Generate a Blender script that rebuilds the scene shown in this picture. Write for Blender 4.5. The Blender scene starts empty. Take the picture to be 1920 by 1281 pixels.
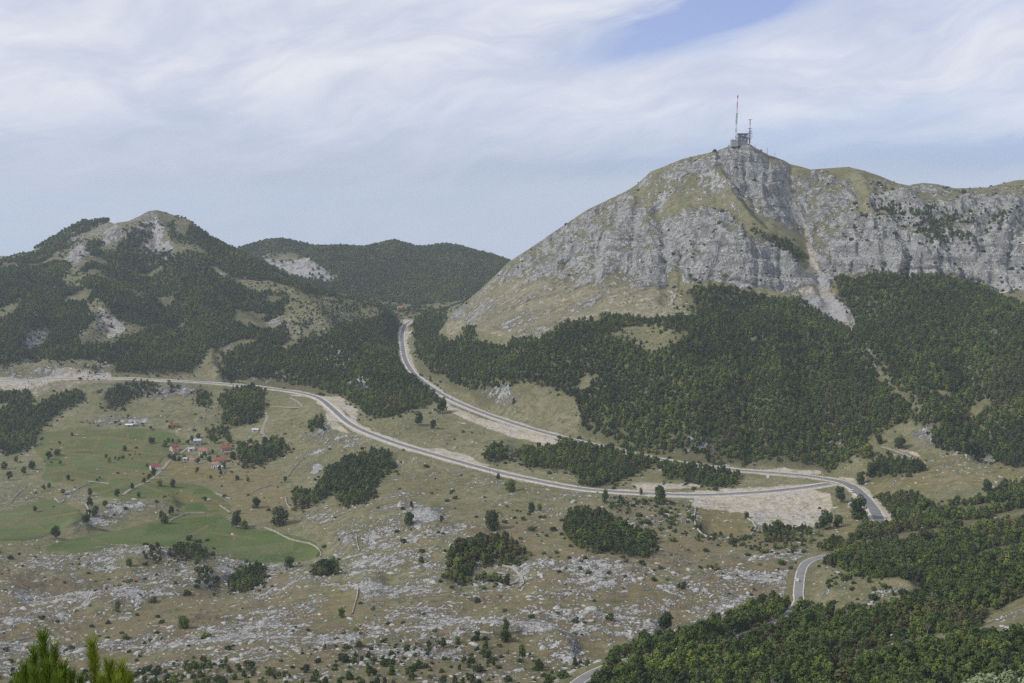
import bpy, math, random
import numpy as np
SC = bpy.context.scene
# ------------------------------------------------------------------ camera
F = 2030.0                                   # focal length in pixels of a 1920 wide frame
P = math.radians(7.17)
cp_, sp_ = math.cos(P), math.sin(P)
cam_d = bpy.data.cameras.new("camera"); cam = bpy.data.objects.new("camera", cam_d); bpy.context.scene.collection.objects.link(cam)
cam_d.sensor_width = 36; cam_d.lens = 36 * F / 1920; cam_d.clip_start = 0.2; cam_d.clip_end = 90000
cam.location = (0, 0, 0); cam.rotation_euler = (math.pi / 2 - P, 0, 0)
SC.camera = cam
# ------------------------------------------------------------------ sun, sky, exposure
SUN_EL, SUN_AZ = math.radians(41), math.radians(-98)   # azimuth from +Y, clockwise positive: the sun stands to the left, a little behind
SUN_STRENGTH, SKY_STRENGTH, EXPOSURE = 3.3, 0.10, 0.09
HAZE_DENSITY, HAZE_COL = 0.000066, (0.66, 0.735, 0.85, 1)
sd = (math.sin(SUN_AZ) * math.cos(SUN_EL), math.cos(SUN_AZ) * math.cos(SUN_EL), math.sin(SUN_EL))
ld = bpy.data.lights.new("sun", 'SUN'); ld.energy = SUN_STRENGTH; ld.angle = math.radians(1.5); ld.color = (1.0, 0.955, 0.89)
lo = bpy.data.objects.new("sun", ld); bpy.context.scene.collection.objects.link(lo)
from mathutils import Vector
lo.rotation_euler = Vector(sd).to_track_quat('Z', 'Y').to_euler()
vs = SC.view_settings
SC.display_settings.display_device = 'sRGB'
vs.view_transform = 'Standard'; vs.look = 'None'; vs.gamma = 1; vs.exposure = EXPOSURE; vs.use_curve_mapping = False
cy = SC.cycles
cy.max_bounces = 3; cy.diffuse_bounces = 1; cy.glossy_bounces = 1; cy.transmission_bounces = 1; cy.volume_bounces = 1
cy.transparent_max_bounces = 4; cy.caustics_reflective = False; cy.caustics_refractive = False
cy.use_denoising = False; cy.use_adaptive_sampling = False

class NT:
    """tiny node helper"""
    def __init__(s, tree): s.t = tree; s.t.nodes.clear()
    def n(s, typ, **kw):
        nd = s.t.nodes.new(typ)
        for k, v in kw.items(): setattr(nd, k, v)
        return nd
    def put(s, sock, v):
        if isinstance(v, bpy.types.NodeSocket): s.t.links.new(v, sock)
        elif v is not None:
            if sock.type == 'RGBA' and not hasattr(v, '__len__'): v = (v, v, v, 1)
            if sock.type == 'RGBA' and len(v) == 3: v = (*v, 1)
            sock.default_value = v
    def m(s, op, a, b=None, c=None, clamp=False):
        nd = s.n('ShaderNodeMath', operation=op, use_clamp=clamp)
        for i, v in enumerate((a, b, c)):
            if v is not None: s.put(nd.inputs[i], v)
        return nd.outputs[0]
    def mix(s, f, a, b, blend='MIX'):
        nd = s.n('ShaderNodeMix', data_type='RGBA', blend_type=blend)
        s.put(nd.inputs[0], f); s.put(nd.inputs[6], a); s.put(nd.inputs[7], b)
        return nd.outputs[2]
    def noise(s, vec, scale, detail=3, rough=0.55, dist=0.0):
        nd = s.n('ShaderNodeTexNoise'); s.put(nd.inputs['Vector'], vec)
        nd.inputs['Scale'].default_value = scale; nd.inputs['Detail'].default_value = detail
        nd.inputs['Roughness'].default_value = rough; nd.inputs['Distortion'].default_value = dist
        return nd.outputs['Fac']
    def ss(s, x, lo, hi, a=0.0, b=1.0):
        nd = s.n('ShaderNodeMapRange', interpolation_type='SMOOTHSTEP'); s.put(nd.inputs[0], x)
        for i, v in enumerate((lo, hi, a, b)): s.put(nd.inputs[i + 1], v)
        return nd.outputs[0]
    def vec(s, x, y, z=0.0):
        nd = s.n('ShaderNodeCombineXYZ')
        for i, v in enumerate((x, y, z)): s.put(nd.inputs[i], v)
        return nd.outputs[0]

world = bpy.data.worlds.new("World"); SC.world = world; world.use_nodes = True
w = NT(world.node_tree)
sky = w.n('ShaderNodeTexSky', sky_type='NISHITA', sun_disc=False, sun_elevation=SUN_EL, sun_rotation=SUN_AZ, altitude=1600, air_density=1.0, dust_density=1.0, ozone_density=1.5)
tc = w.n('ShaderNodeTexCoord'); sep = w.n('ShaderNodeSeparateXYZ'); w.put(sep.inputs[0], tc.outputs['Generated'])
X, Y_, Z = sep.outputs
# cirrus: direction turned into azimuth / elevation in 'photo pixels' (2030 px per unit)
az = w.m('ARCTAN2', X, Y_); el = w.m('ARCSINE', Z)
U = w.m('MULTIPLY', az, 2030.0); V = w.m('MULTIPLY', el, 2030.0)
def rot(ang):
    c, s_ = math.cos(ang), math.sin(ang)
    return (w.m('ADD', w.m('MULTIPLY', U, c), w.m('MULTIPLY', V, s_)), w.m('SUBTRACT', w.m('MULTIPLY', V, c), w.m('MULTIPLY', U, s_)))
ua, va = rot(math.radians(9))
warp = w.noise(w.vec(w.m('MULTIPLY', U, 0.0016), w.m('MULTIPLY', V, 0.003)), 1.0, 3)
va2 = w.m('ADD', va, w.m('MULTIPLY', w.m('SUBTRACT', warp, 0.5), 260))
n1 = w.noise(w.vec(w.m('MULTIPLY', ua, 0.0011), w.m('MULTIPLY', va2, 0.0065)), 1.0, 6, 0.55, 0.2)
ub, vb = rot(math.radians(22))
n2 = w.noise(w.vec(w.m('MULTIPLY', ub, 0.003), w.m('MULTIPLY', w.m('ADD', vb, w.m('MULTIPLY', warp, 160)), 0.022), 7.3), 1.0, 5, 0.6, 0.3)
n3 = w.noise(w.vec(w.m('MULTIPLY', ua, 0.004), w.m('MULTIPLY', va2, 0.012), 2.1), 1.0, 5, 0.6, 0.4)
def patch(u0, v0, ru, rv, ang):
    du = w.m('SUBTRACT', U, u0); dv = w.m('SUBTRACT', V, v0); c, s_ = math.cos(ang), math.sin(ang)
    p = w.m('DIVIDE', w.m('ADD', w.m('MULTIPLY', du, c), w.m('MULTIPLY', dv, s_)), ru)
    q = w.m('DIVIDE', w.m('SUBTRACT', w.m('MULTIPLY', dv, c), w.m('MULTIPLY', du, s_)), rv)
    q = w.m('ADD', q, w.m('MULTIPLY', w.m('SUBTRACT', n3, 0.5), 2.2))
    r2 = w.m('ADD', w.m('MULTIPLY', p, p), w.m('MULTIPLY', q, q))
    return w.m('EXPONENT', w.m('MULTIPLY', r2, -1.0))
b1 = patch(290, 310, 320, 44, math.radians(13))
b2 = patch(1000, 95, 560, 34, math.radians(3))
b5 = patch(420, 372, 150, 40, math.radians(15))
b3 = patch(160, 70, 240, 20, math.radians(1))
b4 = patch(-470, 115, 190, 26, math.radians(-4))
blue = w.m('ADD', w.m('ADD', w.m('MULTIPLY', b1, 0.95), w.m('MULTIPLY', b2, 1.3)), w.m('ADD', w.m('MULTIPLY', b3, 0.55), w.m('ADD', w.m('MULTIPLY', b5, 0.8), w.m('MULTIPLY', b4, 0.3))))
cov = w.m('ADD', w.ss(n1, 0.28, 0.56, 0.55, 1.0), w.m('MULTIPLY', w.m('SUBTRACT', n2, 0.5), 0.75))
cov = w.m('SUBTRACT', cov, w.m('MULTIPLY', blue, 0.95), clamp=True)
lowhaze = w.m('MULTIPLY', w.ss(el, 0.0, 0.10, 0.0, 1.0), w.ss(U, -300, 500, 0.35, 1.0))
cov = w.m('MULTIPLY', cov, w.ss(el, -0.01, 0.12, 0.30, 1.0))
skyc = w.mix(1.0, sky.outputs[0], (SKY_STRENGTH,) * 3, 'MULTIPLY')
clear = w.mix(lowhaze, (0.40, 0.47, 0.60), w.mix(w.ss(el, 0.05, 0.2), (0.40, 0.535, 0.80), (0.31, 0.40, 0.70)))
clear = w.mix(w.ss(el, 0.22, 0.5), clear, skyc)
cloudc = w.mix(w.ss(n3, 0.3, 0.7), (0.59, 0.63, 0.74), (0.78, 0.80, 0.85))
col = w.mix(w.m('MULTIPLY', cov, 0.93), clear, cloudc)
bg = w.n('ShaderNodeBackground'); w.put(bg.inputs[0], col); bg.inputs[1].default_value = 1.0
wo = w.n('ShaderNodeOutputWorld'); w.t.links.new(bg.outputs[0], wo.inputs[0])

# ------------------------------------------------------------------ maths
rng = np.random.default_rng(7); random.seed(7)
def ray(px, py):
    """plan ratio a = x/y and slope s = z/y of the sight line through a pixel"""
    u = (np.asarray(px, float) - 960) / F; v = (640.5 - np.asarray(py, float)) / F
    d = cp_ + v * sp_
    return u / d, (-sp_ + v * cp_) / d
def pix(x, y, z):
    d = y * cp_ - z * sp_; up = y * sp_ + z * cp_
    return 960 + F * x / d, 640.5 - F * up / d
def hash2(ix, iy, seed):
    h = (ix.astype(np.int64) * 374761393 + iy.astype(np.int64) * 668265263 + seed * 1442695041) & 0xFFFFFFFF
    h = ((h ^ (h >> 13)) * 1274126177) & 0xFFFFFFFF
    return ((h ^ (h >> 16)) & 0xFFFF).astype(np.float32) / 65535.0
def vnoise(x, y, seed=0):
    xi = np.floor(x); yi = np.floor(y); fx = (x - xi).astype(np.float32); fy = (y - yi).astype(np.float32)
    fx = fx * fx * (3 - 2 * fx); fy = fy * fy * (3 - 2 * fy)
    a = hash2(xi, yi, seed); b = hash2(xi + 1, yi, seed); c = hash2(xi, yi + 1, seed); d = hash2(xi + 1, yi + 1, seed)
    return (a + (b - a) * fx) * (1 - fy) + (c + (d - c) * fx) * fy - 0.5          # -0.5 .. 0.5
def fbm(x, y, period, octs=4, seed=0, gain=0.5):
    s = 0; amp = 1; tot = 0
    ca, sa = math.cos(0.6), math.sin(0.6)
    X_, Y2 = x / period, y / period
    for o in range(octs):
        s = s + amp * vnoise(X_, Y2, seed + o * 17); tot += amp; amp *= gain
        X_, Y2 = (X_ * ca - Y2 * sa) * 2.03 + 3.1, (X_ * sa + Y2 * ca) * 2.03 - 1.7
    return s / tot * 2                                                              # about -1 .. 1
def ridged(x, y, period, octs=3, seed=0):
    s = 0; amp = 1; tot = 0
    for o in range(octs):
        s = s + amp * (1 - np.abs(vnoise(x / period * 2 ** o + o * 5.3, y / period * 2 ** o - o * 2.7, seed + o * 31)) * 4); tot += amp; amp *= 0.5
    return s / tot                                                                  # about -1 .. 1
def sstep(x, a, b):
    t = np.clip((x - a) / (b - a), 0, 1); return t * t * (3 - 2 * t)

# ------------------------------------------------------------------ terrain: control points read as (pixel x, pixel y, distance ahead in metres)
CP = [
 # foreground karst
 (-150,1281,500),(0,1281,520),(250,1281,510),(500,1281,490),(800,1281,480),(1000,1281,480),(1200,1281,470),(1500,1281,425),(1750,1281,385),(1920,1281,360),(2150,1281,330),
 (-100,1180,640),(100,1190,640),(300,1180,640),(600,1170,620),(900,1160,610),(1200,1160,600),(1450,1160,575),(1700,1180,520),(1900,1180,450),
 (0,1100,740),(300,1100,745),(650,1100,720),(900,1090,690),(1200,1080,670),(1480,1100,640),(1700,1095,600),(1900,1100,545),(2100,1100,480),
 (100,1045,850),(300,1040,860),(650,1030,860),(900,1010,790),(1200,1010,770),(1500,1010,780),(1700,1040,690),(1900,1040,640),
 # polje with the fields
 (0,980,975),(-150,980,975),(200,1010,920),(400,1030,892),(560,1040,880),(100,900,1120),(300,960,1010),(300,900,1120),(450,960,1010),(200,830,1310),(380,850,1260),(80,830,1310),(-150,850,1270),(0,880,1180),(500,870,1200),
 (600,960,985),(560,900,1110),(620,850,1180),(480,800,1320),(300,780,1390),(100,780,1400),(-150,780,1400),
 # slope and lower road
 (0,715,1500),(200,708,1510),(450,722,1490),(600,747,1400),(680,805,1225),(800,845,1140),(940,885,1055),(1080,915,975),(1300,928,950),(1450,920,965),(1560,905,985),(1640,960,870),
 (800,940,960),(1000,960,900),(1200,970,850),(1400,970,850),(750,890,1060),(700,960,930),
 # between the roads
 (1420,883,1040),(1150,842,1115),(1000,800,1215),(850,745,1365),(790,705,1500),(760,655,1720),(765,603,2040),(700,790,1240),(900,830,1160),(1060,870,1070),(1300,895,1015),
 (700,700,1450),(640,740,1420),(650,640,1650),(620,600,1780),(700,600,1900),
 # left hill
 (640,558,1980),(720,580,1960),(560,542,2040),(500,508,2120),(430,470,2200),(380,440,2240),(290,396,2290),(240,416,2270),(150,462,2260),(80,478,2240),(0,486,2220),(-200,500,2200),
 (300,460,2190),(300,520,2020),(400,600,1800),(400,690,1570),(150,600,1760),(0,600,1720),(-200,600,1700),(200,655,1630),(100,690,1540),(-200,690,1500),(130,520,2000),(30,540,1900),(500,620,1740),(520,690,1520),(400,520,2000),
 # behind the left hill and the pass
 (100,440,2520),(180,418,2530),(0,480,2540),(300,430,2600),
 (790,578,2500),(700,585,2550),(900,600,2500),
 (560,500,2820),(530,452,3150),(640,464,3200),(740,453,3200),(850,460,3200),(955,490,3150),(1050,520,3150),(400,470,3200),(800,520,2900),(700,540,2750),(900,540,2700),
 # the big mountain: skyline
 (830,603,1850),(860,580,1850),(900,545,1850),(955,492,1850),(990,470,1850),(1040,437,1845),(1100,397,1830),(1180,357,1805),(1220,327,1795),(1280,302,1775),(1340,284,1745),(1390,266,1705),
 (1440,291,1725),(1475,308,1745),(1520,319,1765),(1580,314,1725),(1640,326,1705),(1700,345,1685),(1750,345,1750),(1800,353,1730),(1860,350,1690),(1920,340,1655),(2100,335,1600),
 # its face
 (980,560,1605),(1000,640,1405),(900,622,1550),(850,642,1580),(1000,700,1300),(1000,752,1265),(1090,790,1185),(1180,430,1640),(1180,520,1525),(1180,600,1400),(1200,700,1240),(1200,800,1140),
 (1100,470,1680),(1080,540,1560),(1300,370,1660),(1380,400,1570),(1390,460,1500),(1390,530,1455),(1380,600,1330),(1380,700,1200),(1380,800,1100),(1400,860,1055),(1280,460,1560),(1280,540,1470),
 (1500,400,1630),(1530,500,1510),(1590,612,1355),(1500,600,1330),(1650,400,1555),(1650,510,1465),(1800,400,1520),(1800,505,1440),(1930,400,1500),(1930,540,1340),(1650,560,1385),(1800,570,1330),(1700,650,1225),(1880,650,1150),
 (1560,440,1570),(1570,360,1650),(1550,700,1220),(1600,800,1080),(1700,750,1105),(1880,780,1010),(1750,850,985),(1700,900,925),(1880,880,915),(1560,860,1040),(2100,650,1100),(2100,800,950),(2100,900,820),
 # right foreground
 (1780,960,815),(1920,960,760),(2100,960,700),(1550,1000,805),(1650,1010,760),
]
pts = []
for px, py, Yd in CP:
    a, s = ray(px, py); pts.append((a * Yd, Yd, s * Yd))
for a in (-0.62, -0.3, 0.0, 0.3, 0.62):           # hidden ground: under the camera, behind the ridges, down to the sea
    pts += [(a * Yd, Yd, z) for Yd, z in ((3, -2.2), (30, -24), (100, -82), (200, -150), (300, -190 if a < 0.2 else -165), (2950 if a > 0.1 else 3700, -330), (4500, -720), (6500, -1480))]
pts += [(a * 2350, 2350, -110) for a in (0.05, 0.2, 0.35, 0.6)]
pts += [(a * 2720, 2720, -240) for a in (-0.55, -0.4, -0.28)] + [(a * 2400, 2400, z) for a, z in ((-0.55, -75), (-0.42, -60), (-0.3, -80))] + [(-0.33 * 2850, 2850, -230), (-0.5 * 3300, 3300, -260)]
pts = np.array(pts)
def tps_fit(p):
    q = p[:, :2] / 1000; n = len(q)
    d = np.sqrt(((q[:, None] - q[None]) ** 2).sum(2)); K = d * d * np.log(d + 1e-9) + np.eye(n) * 2e-5
    A = np.zeros((n + 3, n + 3)); A[:n, :n] = K; A[:n, n] = 1; A[:n, n + 1:] = q; A[n:, :n] = A[:n, n:].T
    return np.linalg.solve(A, np.r_[p[:, 2], 0, 0, 0])
Wt = tps_fit(pts)
def tps_eval(x, y):
    q = np.stack([x.ravel(), y.ravel()], 1) / 1000; out = np.empty(len(q)); c = pts[:, :2] / 1000
    for i in range(0, len(q), 20000):
        b = q[i:i + 20000]; d2 = ((b[:, None] - c[None]) ** 2).sum(2) + 1e-12
        out[i:i + 20000] = (0.5 * d2 * np.log(d2)) @ Wt[:-3] + Wt[-3] + b @ Wt[-2:]
    return out.reshape(x.shape)

STEP = 1.0
avals = np.arange(-0.60, 0.6001, 0.00094 * STEP)
ys = [1.5]
while ys[-1] < 6400:
    y = ys[-1]
    d = max(0.5, y * 0.05) if y < 380 else 1.25 if y < 1000 else 1.7 if y < 2000 else 3.2 if y < 2350 else 5.5 if y < 3500 else 60
    ys.append(y + d * STEP)
yvals = np.array(ys); NA, NY = len(avals), len(yvals)
print("grid", NA, NY)
ia = np.unique(np.r_[np.arange(0, NA, 7), NA - 1]); iy = np.unique(np.r_[np.arange(0, NY, 7), NY - 1])
co = tps_eval(avals[ia][:, None] * yvals[iy][None], np.broadcast_to(yvals[iy][None], (len(ia), len(iy))))
tmp = np.stack([np.interp(yvals, yvals[iy], r) for r in co])
ja = np.clip(np.searchsorted(ia, np.arange(NA), 'right') - 1, 0, len(ia) - 2); wa = ((np.arange(NA) - ia[ja]) / (ia[ja + 1] - ia[ja]))[:, None]
Zg = tmp[ja] * (1 - wa) + tmp[ja + 1] * wa
Ag = avals[:, None]; Yg = np.broadcast_to(yvals[None], (NA, NY)); Xg = Ag * Yg

tn = np.clip((Yg - 230) / 190, 0, 1); tn = tn * tn * (3 - 2 * tn)      # the steep slope under the look-out
Zg = (1 - tn) * (-1.75 - 0.62 * np.minimum(Yg, 250) - 0.18 * np.clip(Yg - 250, 0, None)) + tn * Zg
# skylines: lift or lower each ridge so that its crest passes through the traced outline
SKY = [
 ([(815,606),(830,601),(860,576),(900,543),(930,515),(955,490),(990,468),(1040,434),(1100,394),(1150,370),(1180,355),(1195,345),(1220,322),(1250,310),(1280,298),(1310,291),(1340,284),(1360,277),(1375,270),(1405,270),(1420,279),(1440,290),(1470,301),(1482,308),(1500,312),(1520,318),(1560,315),(1590,313),(1620,320),(1650,330),(1680,343),(1705,348),(1730,343),(1755,345),(1790,353),(1830,353),(1850,352),(1880,344),(1905,338),(1940,336),(2200,345)], 1560, 2080, 110),
 ([(-300,520),(-100,500),(0,490),(30,478),(60,474),(95,472),(140,452),(165,440),(200,420),(240,415),(262,405),(278,396),(295,394),(312,399),(340,408),(355,412),(380,435),(420,458),(445,472),(500,496),(560,530),(600,545),(640,556),(700,566),(735,582)], 1880, 2420, 110),
 ([(20,480),(60,470),(100,448),(130,430),(155,418),(180,415),(205,416),(240,430)], 2430, 2650, 60),
 ([(440,470),(470,461),(500,453),(525,450),(560,456),(590,464),(640,463),(680,466),(710,460),(735,453),(755,457),(780,464),(810,463),(840,460),(870,466),(900,474),(930,482),(958,492),(1050,520)], 2980, 3500, 140),
]
def fix_sky(Zg):
    for line, y0, y1, wd in SKY:
        L = np.array(line, float); aa, s = ray(L[:, 0], L[:, 1]); o = np.argsort(aa); aa, s = aa[o], s[o]
        want = np.interp(avals, aa, s); fade = sstep(avals, aa[0] - 0.02, aa[0]) * (1 - sstep(avals, aa[-1], aa[-1] + 0.02))
        j0, j1 = np.searchsorted(yvals, (y0, y1)); S = Zg[:, j0:j1] / yvals[None, j0:j1]
        jm = S.argmax(1) + j0; k = np.ones(41) / 41
        ym = np.convolve(np.pad(yvals[jm], 20, 'edge'), k, 'valid')
        for it in range(3):
            S = Zg[:, j0:j1] / yvals[None, j0:j1]; dz = (want - S.max(1)) * ym * fade
            Zg = Zg + dz[:, None] * np.exp(-((Yg - ym[:, None]) / wd) ** 2)
    return Zg
Zg = fix_sky(Zg)

# ------------------------------------------------------------------ masks traced on the photograph, projected on the ground from here on
GW, GH, GX0, GY0, GS = 1200, 620, -240, 150, 2.0      # raster: 2 px cells from x=-240, y=150
gx = GX0 + (np.arange(GW) + 0.5) * GS; gy = GY0 + (np.arange(GH) + 0.5) * GS
def poly_mask(poly):
    out = np.zeros((GH, GW), bool); p = np.array(poly, float); q = np.roll(p, -1, 0)
    for (x0, y0), (x1, y1) in zip(p, q):
        if y0 == y1: continue
        r = np.where((gy > min(y0, y1)) & (gy <= max(y0, y1)))[0]
        xc = x0 + (gy[r] - y0) * (x1 - x0) / (y1 - y0)
        out[r] ^= gx[None, :] > xc[:, None]
    return out
def blur(m, k):
    m = m.astype(np.float32); ker = np.ones(k, np.float32) / k
    for ax in (0, 1):
        m = np.apply_along_axis(lambda r: np.convolve(np.pad(r, k // 2, 'edge'), ker, 'valid'), ax, m)
    return m
def raster(polys, base=None, mx=False):
    m = np.zeros((GH, GW), np.float32) if base is None else base
    for p in polys:
        val = 1.0
        if isinstance(p[0], (int, float)): val, p = p[0], p[1]
        pm = poly_mask(p); m[pm] = np.maximum(m[pm], val) if mx else val
    return m
def stroke_field(strokes):
    m = np.zeros((GH, GW), np.float32); PX, PY = np.meshgrid(gx, gy)
    for amp, wd, line in strokes:
        best = np.full((GH, GW), 1e9)
        for (x0, y0), (x1, y1) in zip(line[:-1], line[1:]):
            dx, dy = x1 - x0, y1 - y0; t = np.clip(((PX - x0) * dx + (PY - y0) * dy) / (dx * dx + dy * dy), 0, 1)
            best = np.minimum(best, np.hypot(PX - x0 - t * dx, PY - y0 - t * dy))
        m += amp * np.exp(-(best / wd) ** 2)
    return m
def samp(m, px, py):
    fx = np.clip((px - GX0) / GS - 0.5, 0, GW - 1.001); fy = np.clip((py - GY0) / GS - 0.5, 0, GH - 1.001)
    i = fx.astype(int); j = fy.astype(int); fx = fx - i; fy = fy - j
    return (m[j, i] * (1 - fx) + m[j, i + 1] * fx) * (1 - fy) + (m[j + 1, i] * (1 - fx) + m[j + 1, i + 1] * fx) * fy

FOREST = [
 # the big mountain's wood
 [(775,600),(815,583),(838,590),(828,610),(812,625),(835,642),(860,640),(872,615),(890,612),(895,640),(920,650),(950,650),(960,635),(1010,640),(1040,620),(1050,605),(1085,605),(1100,600),(1125,612),(1130,592),(1185,595),(1230,600),(1275,600),(1290,545),(1330,535),(1400,545),(1440,562),(1500,562),(1560,600),(1598,625),(1600,600),(1575,560),(1562,515),(1600,528),(1640,510),(1700,517),(1760,515),(1830,532),(1880,562),(1930,575),(2300,560),(2300,830),(1920,862),(1890,852),(1850,862),(1800,850),(1760,842),(1730,800),(1700,792),(1680,802),(1640,815),(1610,842),(1590,865),(1560,882),(1500,872),(1440,866),(1400,868),(1330,857),(1250,848),(1180,835),(1120,815),(1085,802),(1090,775),(1080,745),(1040,730),(980,717),(960,722),(905,737),(870,727),(840,712),(810,700),(790,680),(778,650)],
 # left hill
 [(-240,500),(0,492),(70,475),(130,450),(200,428),(250,415),(300,405),(350,413),(400,450),(450,472),(560,532),(640,552),(720,575),(748,600),(750,640),(755,690),(790,705),(832,745),(800,760),(770,768),(730,782),(690,782),(672,762),(640,742),(600,732),(560,722),(480,712),(430,712),(400,702),(330,700),(215,700),(225,682),(160,672),(100,680),(60,672),(0,690),(-240,690)],

 # below the left road
 [(-240,735),(0,738),(50,728),(65,760),(30,775),(60,772),(100,742),(150,735),(162,748),(120,772),(90,792),(62,812),(75,830),(30,850),(0,846),(-240,850)],
 [(190,742),(212,728),(240,722),(265,718),(292,722),(297,738),(242,747),(230,762),(195,764)],
 [(310,725),(338,722),(338,735),(312,735)],
 [(410,755),(430,730),(490,725),(498,760),(482,792),(440,802),(415,792),(420,772)], [(365,735),(392,740),(400,762),(370,762)], [(385,808),(430,802),(430,820),(388,820)],
 [(500,830),(520,822),(545,840),(520,862),(498,860)], [(440,845),(475,830),(515,850),(500,870),(455,875)],
 [(580,790),(608,783),(612,805),(580,810)], [(150,690),(185,690),(190,705),(160,706)],
 # between the roads
 [(965,850),(990,840),(1040,838),(1060,820),(1090,835),(1140,838),(1200,845),(1255,858),(1262,866),(1215,880),(1180,892),(1160,908),(1120,914),(1090,907),(1072,882),(990,878),(970,864)],
 [(1282,872),(1320,865),(1350,868),(1382,890),(1375,912),(1300,912),(1270,895)], [(908,845),(930,835),(948,842),(950,866),(912,867)], [(1245,875),(1275,865),(1282,895),(1245,905)],
 # mid left
 [(612,880),(650,860),(700,842),(748,855),(740,880),(702,910),(662,932),(640,945),(632,935),(640,915),(604,937),(590,925),(600,905)], [(635,925),(670,905),(705,912),(700,935),(655,948),(635,945)], [(545,935),(560,922),(600,925),(595,945),(560,955)],
 # centre groves
 [(1058,1000),(1065,975),(1085,955),(1130,965),(1165,985),(1228,1000),(1232,1030),(1215,1045),(1150,1035),(1090,1030)], [(838,1045),(860,1022),(900,1012),(950,1012),(995,1045),(975,1056),(915,1062),(880,1072),(850,1068)],
 (0.6, [(828,1078),(880,1070),(915,1085),(952,1078),(950,1098),(835,1098)]),
 [(322,1035),(350,1018),(390,1022),(397,1045),(365,1052),(330,1048)], (0.8, [(430,1085),(470,1060),(497,1068),(495,1095),(465,1108),(430,1108)]), [(590,1065),(632,1055),(635,1078),(592,1080)],
 (0.5, [(262,1035),(300,1025),(315,1050),(280,1062)]), (0.5, [(365,1070),(400,1060),(405,1100),(370,1095)]),
 # right foreground wood
 [(1640,935),(1700,930),(1760,950),(1850,935),(1880,912),(1925,905),(2300,900),(2300,1100),(1925,1112),(1860,1150),(1800,1192),(1765,1190),(1700,1205),(1640,1212),(1600,1240),(1560,1290),(1110,1290),(1120,1250),(1190,1212),(1240,1198),(1300,1188),(1380,1150),(1440,1125),(1500,1132),(1560,1155),(1640,1150),(1720,1122),(1740,1102),(1720,1090),(1650,1085),(1600,1075),(1540,1060),(1530,1045),(1550,1020),(1600,1010),(1622,970)],
 [(1500,1250),(1600,1235),(1700,1228),(1760,1215),(1830,1200),(1920,1195),(2300,1190),(2300,1400),(1100,1400),(1110,1285)],
 (0.18, [(-240,1400),(-240,1262),(60,1268),(260,1262),(360,1240),(470,1255),(600,1262),(640,1400)]),
 (0.10, [(1130,932),(1260,945),(1500,1010),(1480,1045),(1250,1000),(1140,965)]), (0.3, [(1440,985),(1545,990),(1540,1035),(1450,1030)]), (0.10, [(560,1220),(900,1200),(1100,1250),(1050,1290),(560,1290)]),
 # right meadow bushes
 [(1625,870),(1660,862),(1735,868),(1732,885),(1680,892),(1625,895)], [(1850,850),(1900,858),(1930,880),(1880,872),(1850,862)], [(1605,835),(1635,845),(1630,862),(1610,860)],
 [(1455,990),(1480,1000),(1462,1020),(1435,1010)],
 # trees on the cliffs
 (1.0, [(1400,420),(1430,440),(1470,450),(1510,475),(1505,490),(1460,470),(1420,445)]), (1.0, [(1640,380),(1670,375),(1720,390),(1790,430),(1830,450),(1825,470),(1790,450),(1760,470),(1740,455),(1700,410),(1660,400)]), (0.5, [(1630,380),(1650,390),(1655,425),(1640,420)]), (0.5, [(1700,390),(1760,385),(1830,400),(1920,400),(1920,420),(1830,430),(1760,410)]),
]
FAR_FOREST = [
 [(440,465),(520,445),(600,460),(740,450),(800,460),(860,456),(955,486),(1000,560),(900,560),(830,585),(770,600),(700,566),(560,530),(480,490)],
 [(60,468),(150,418),(180,412),(205,415),(190,425),(150,440),(100,462)],
]
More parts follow.
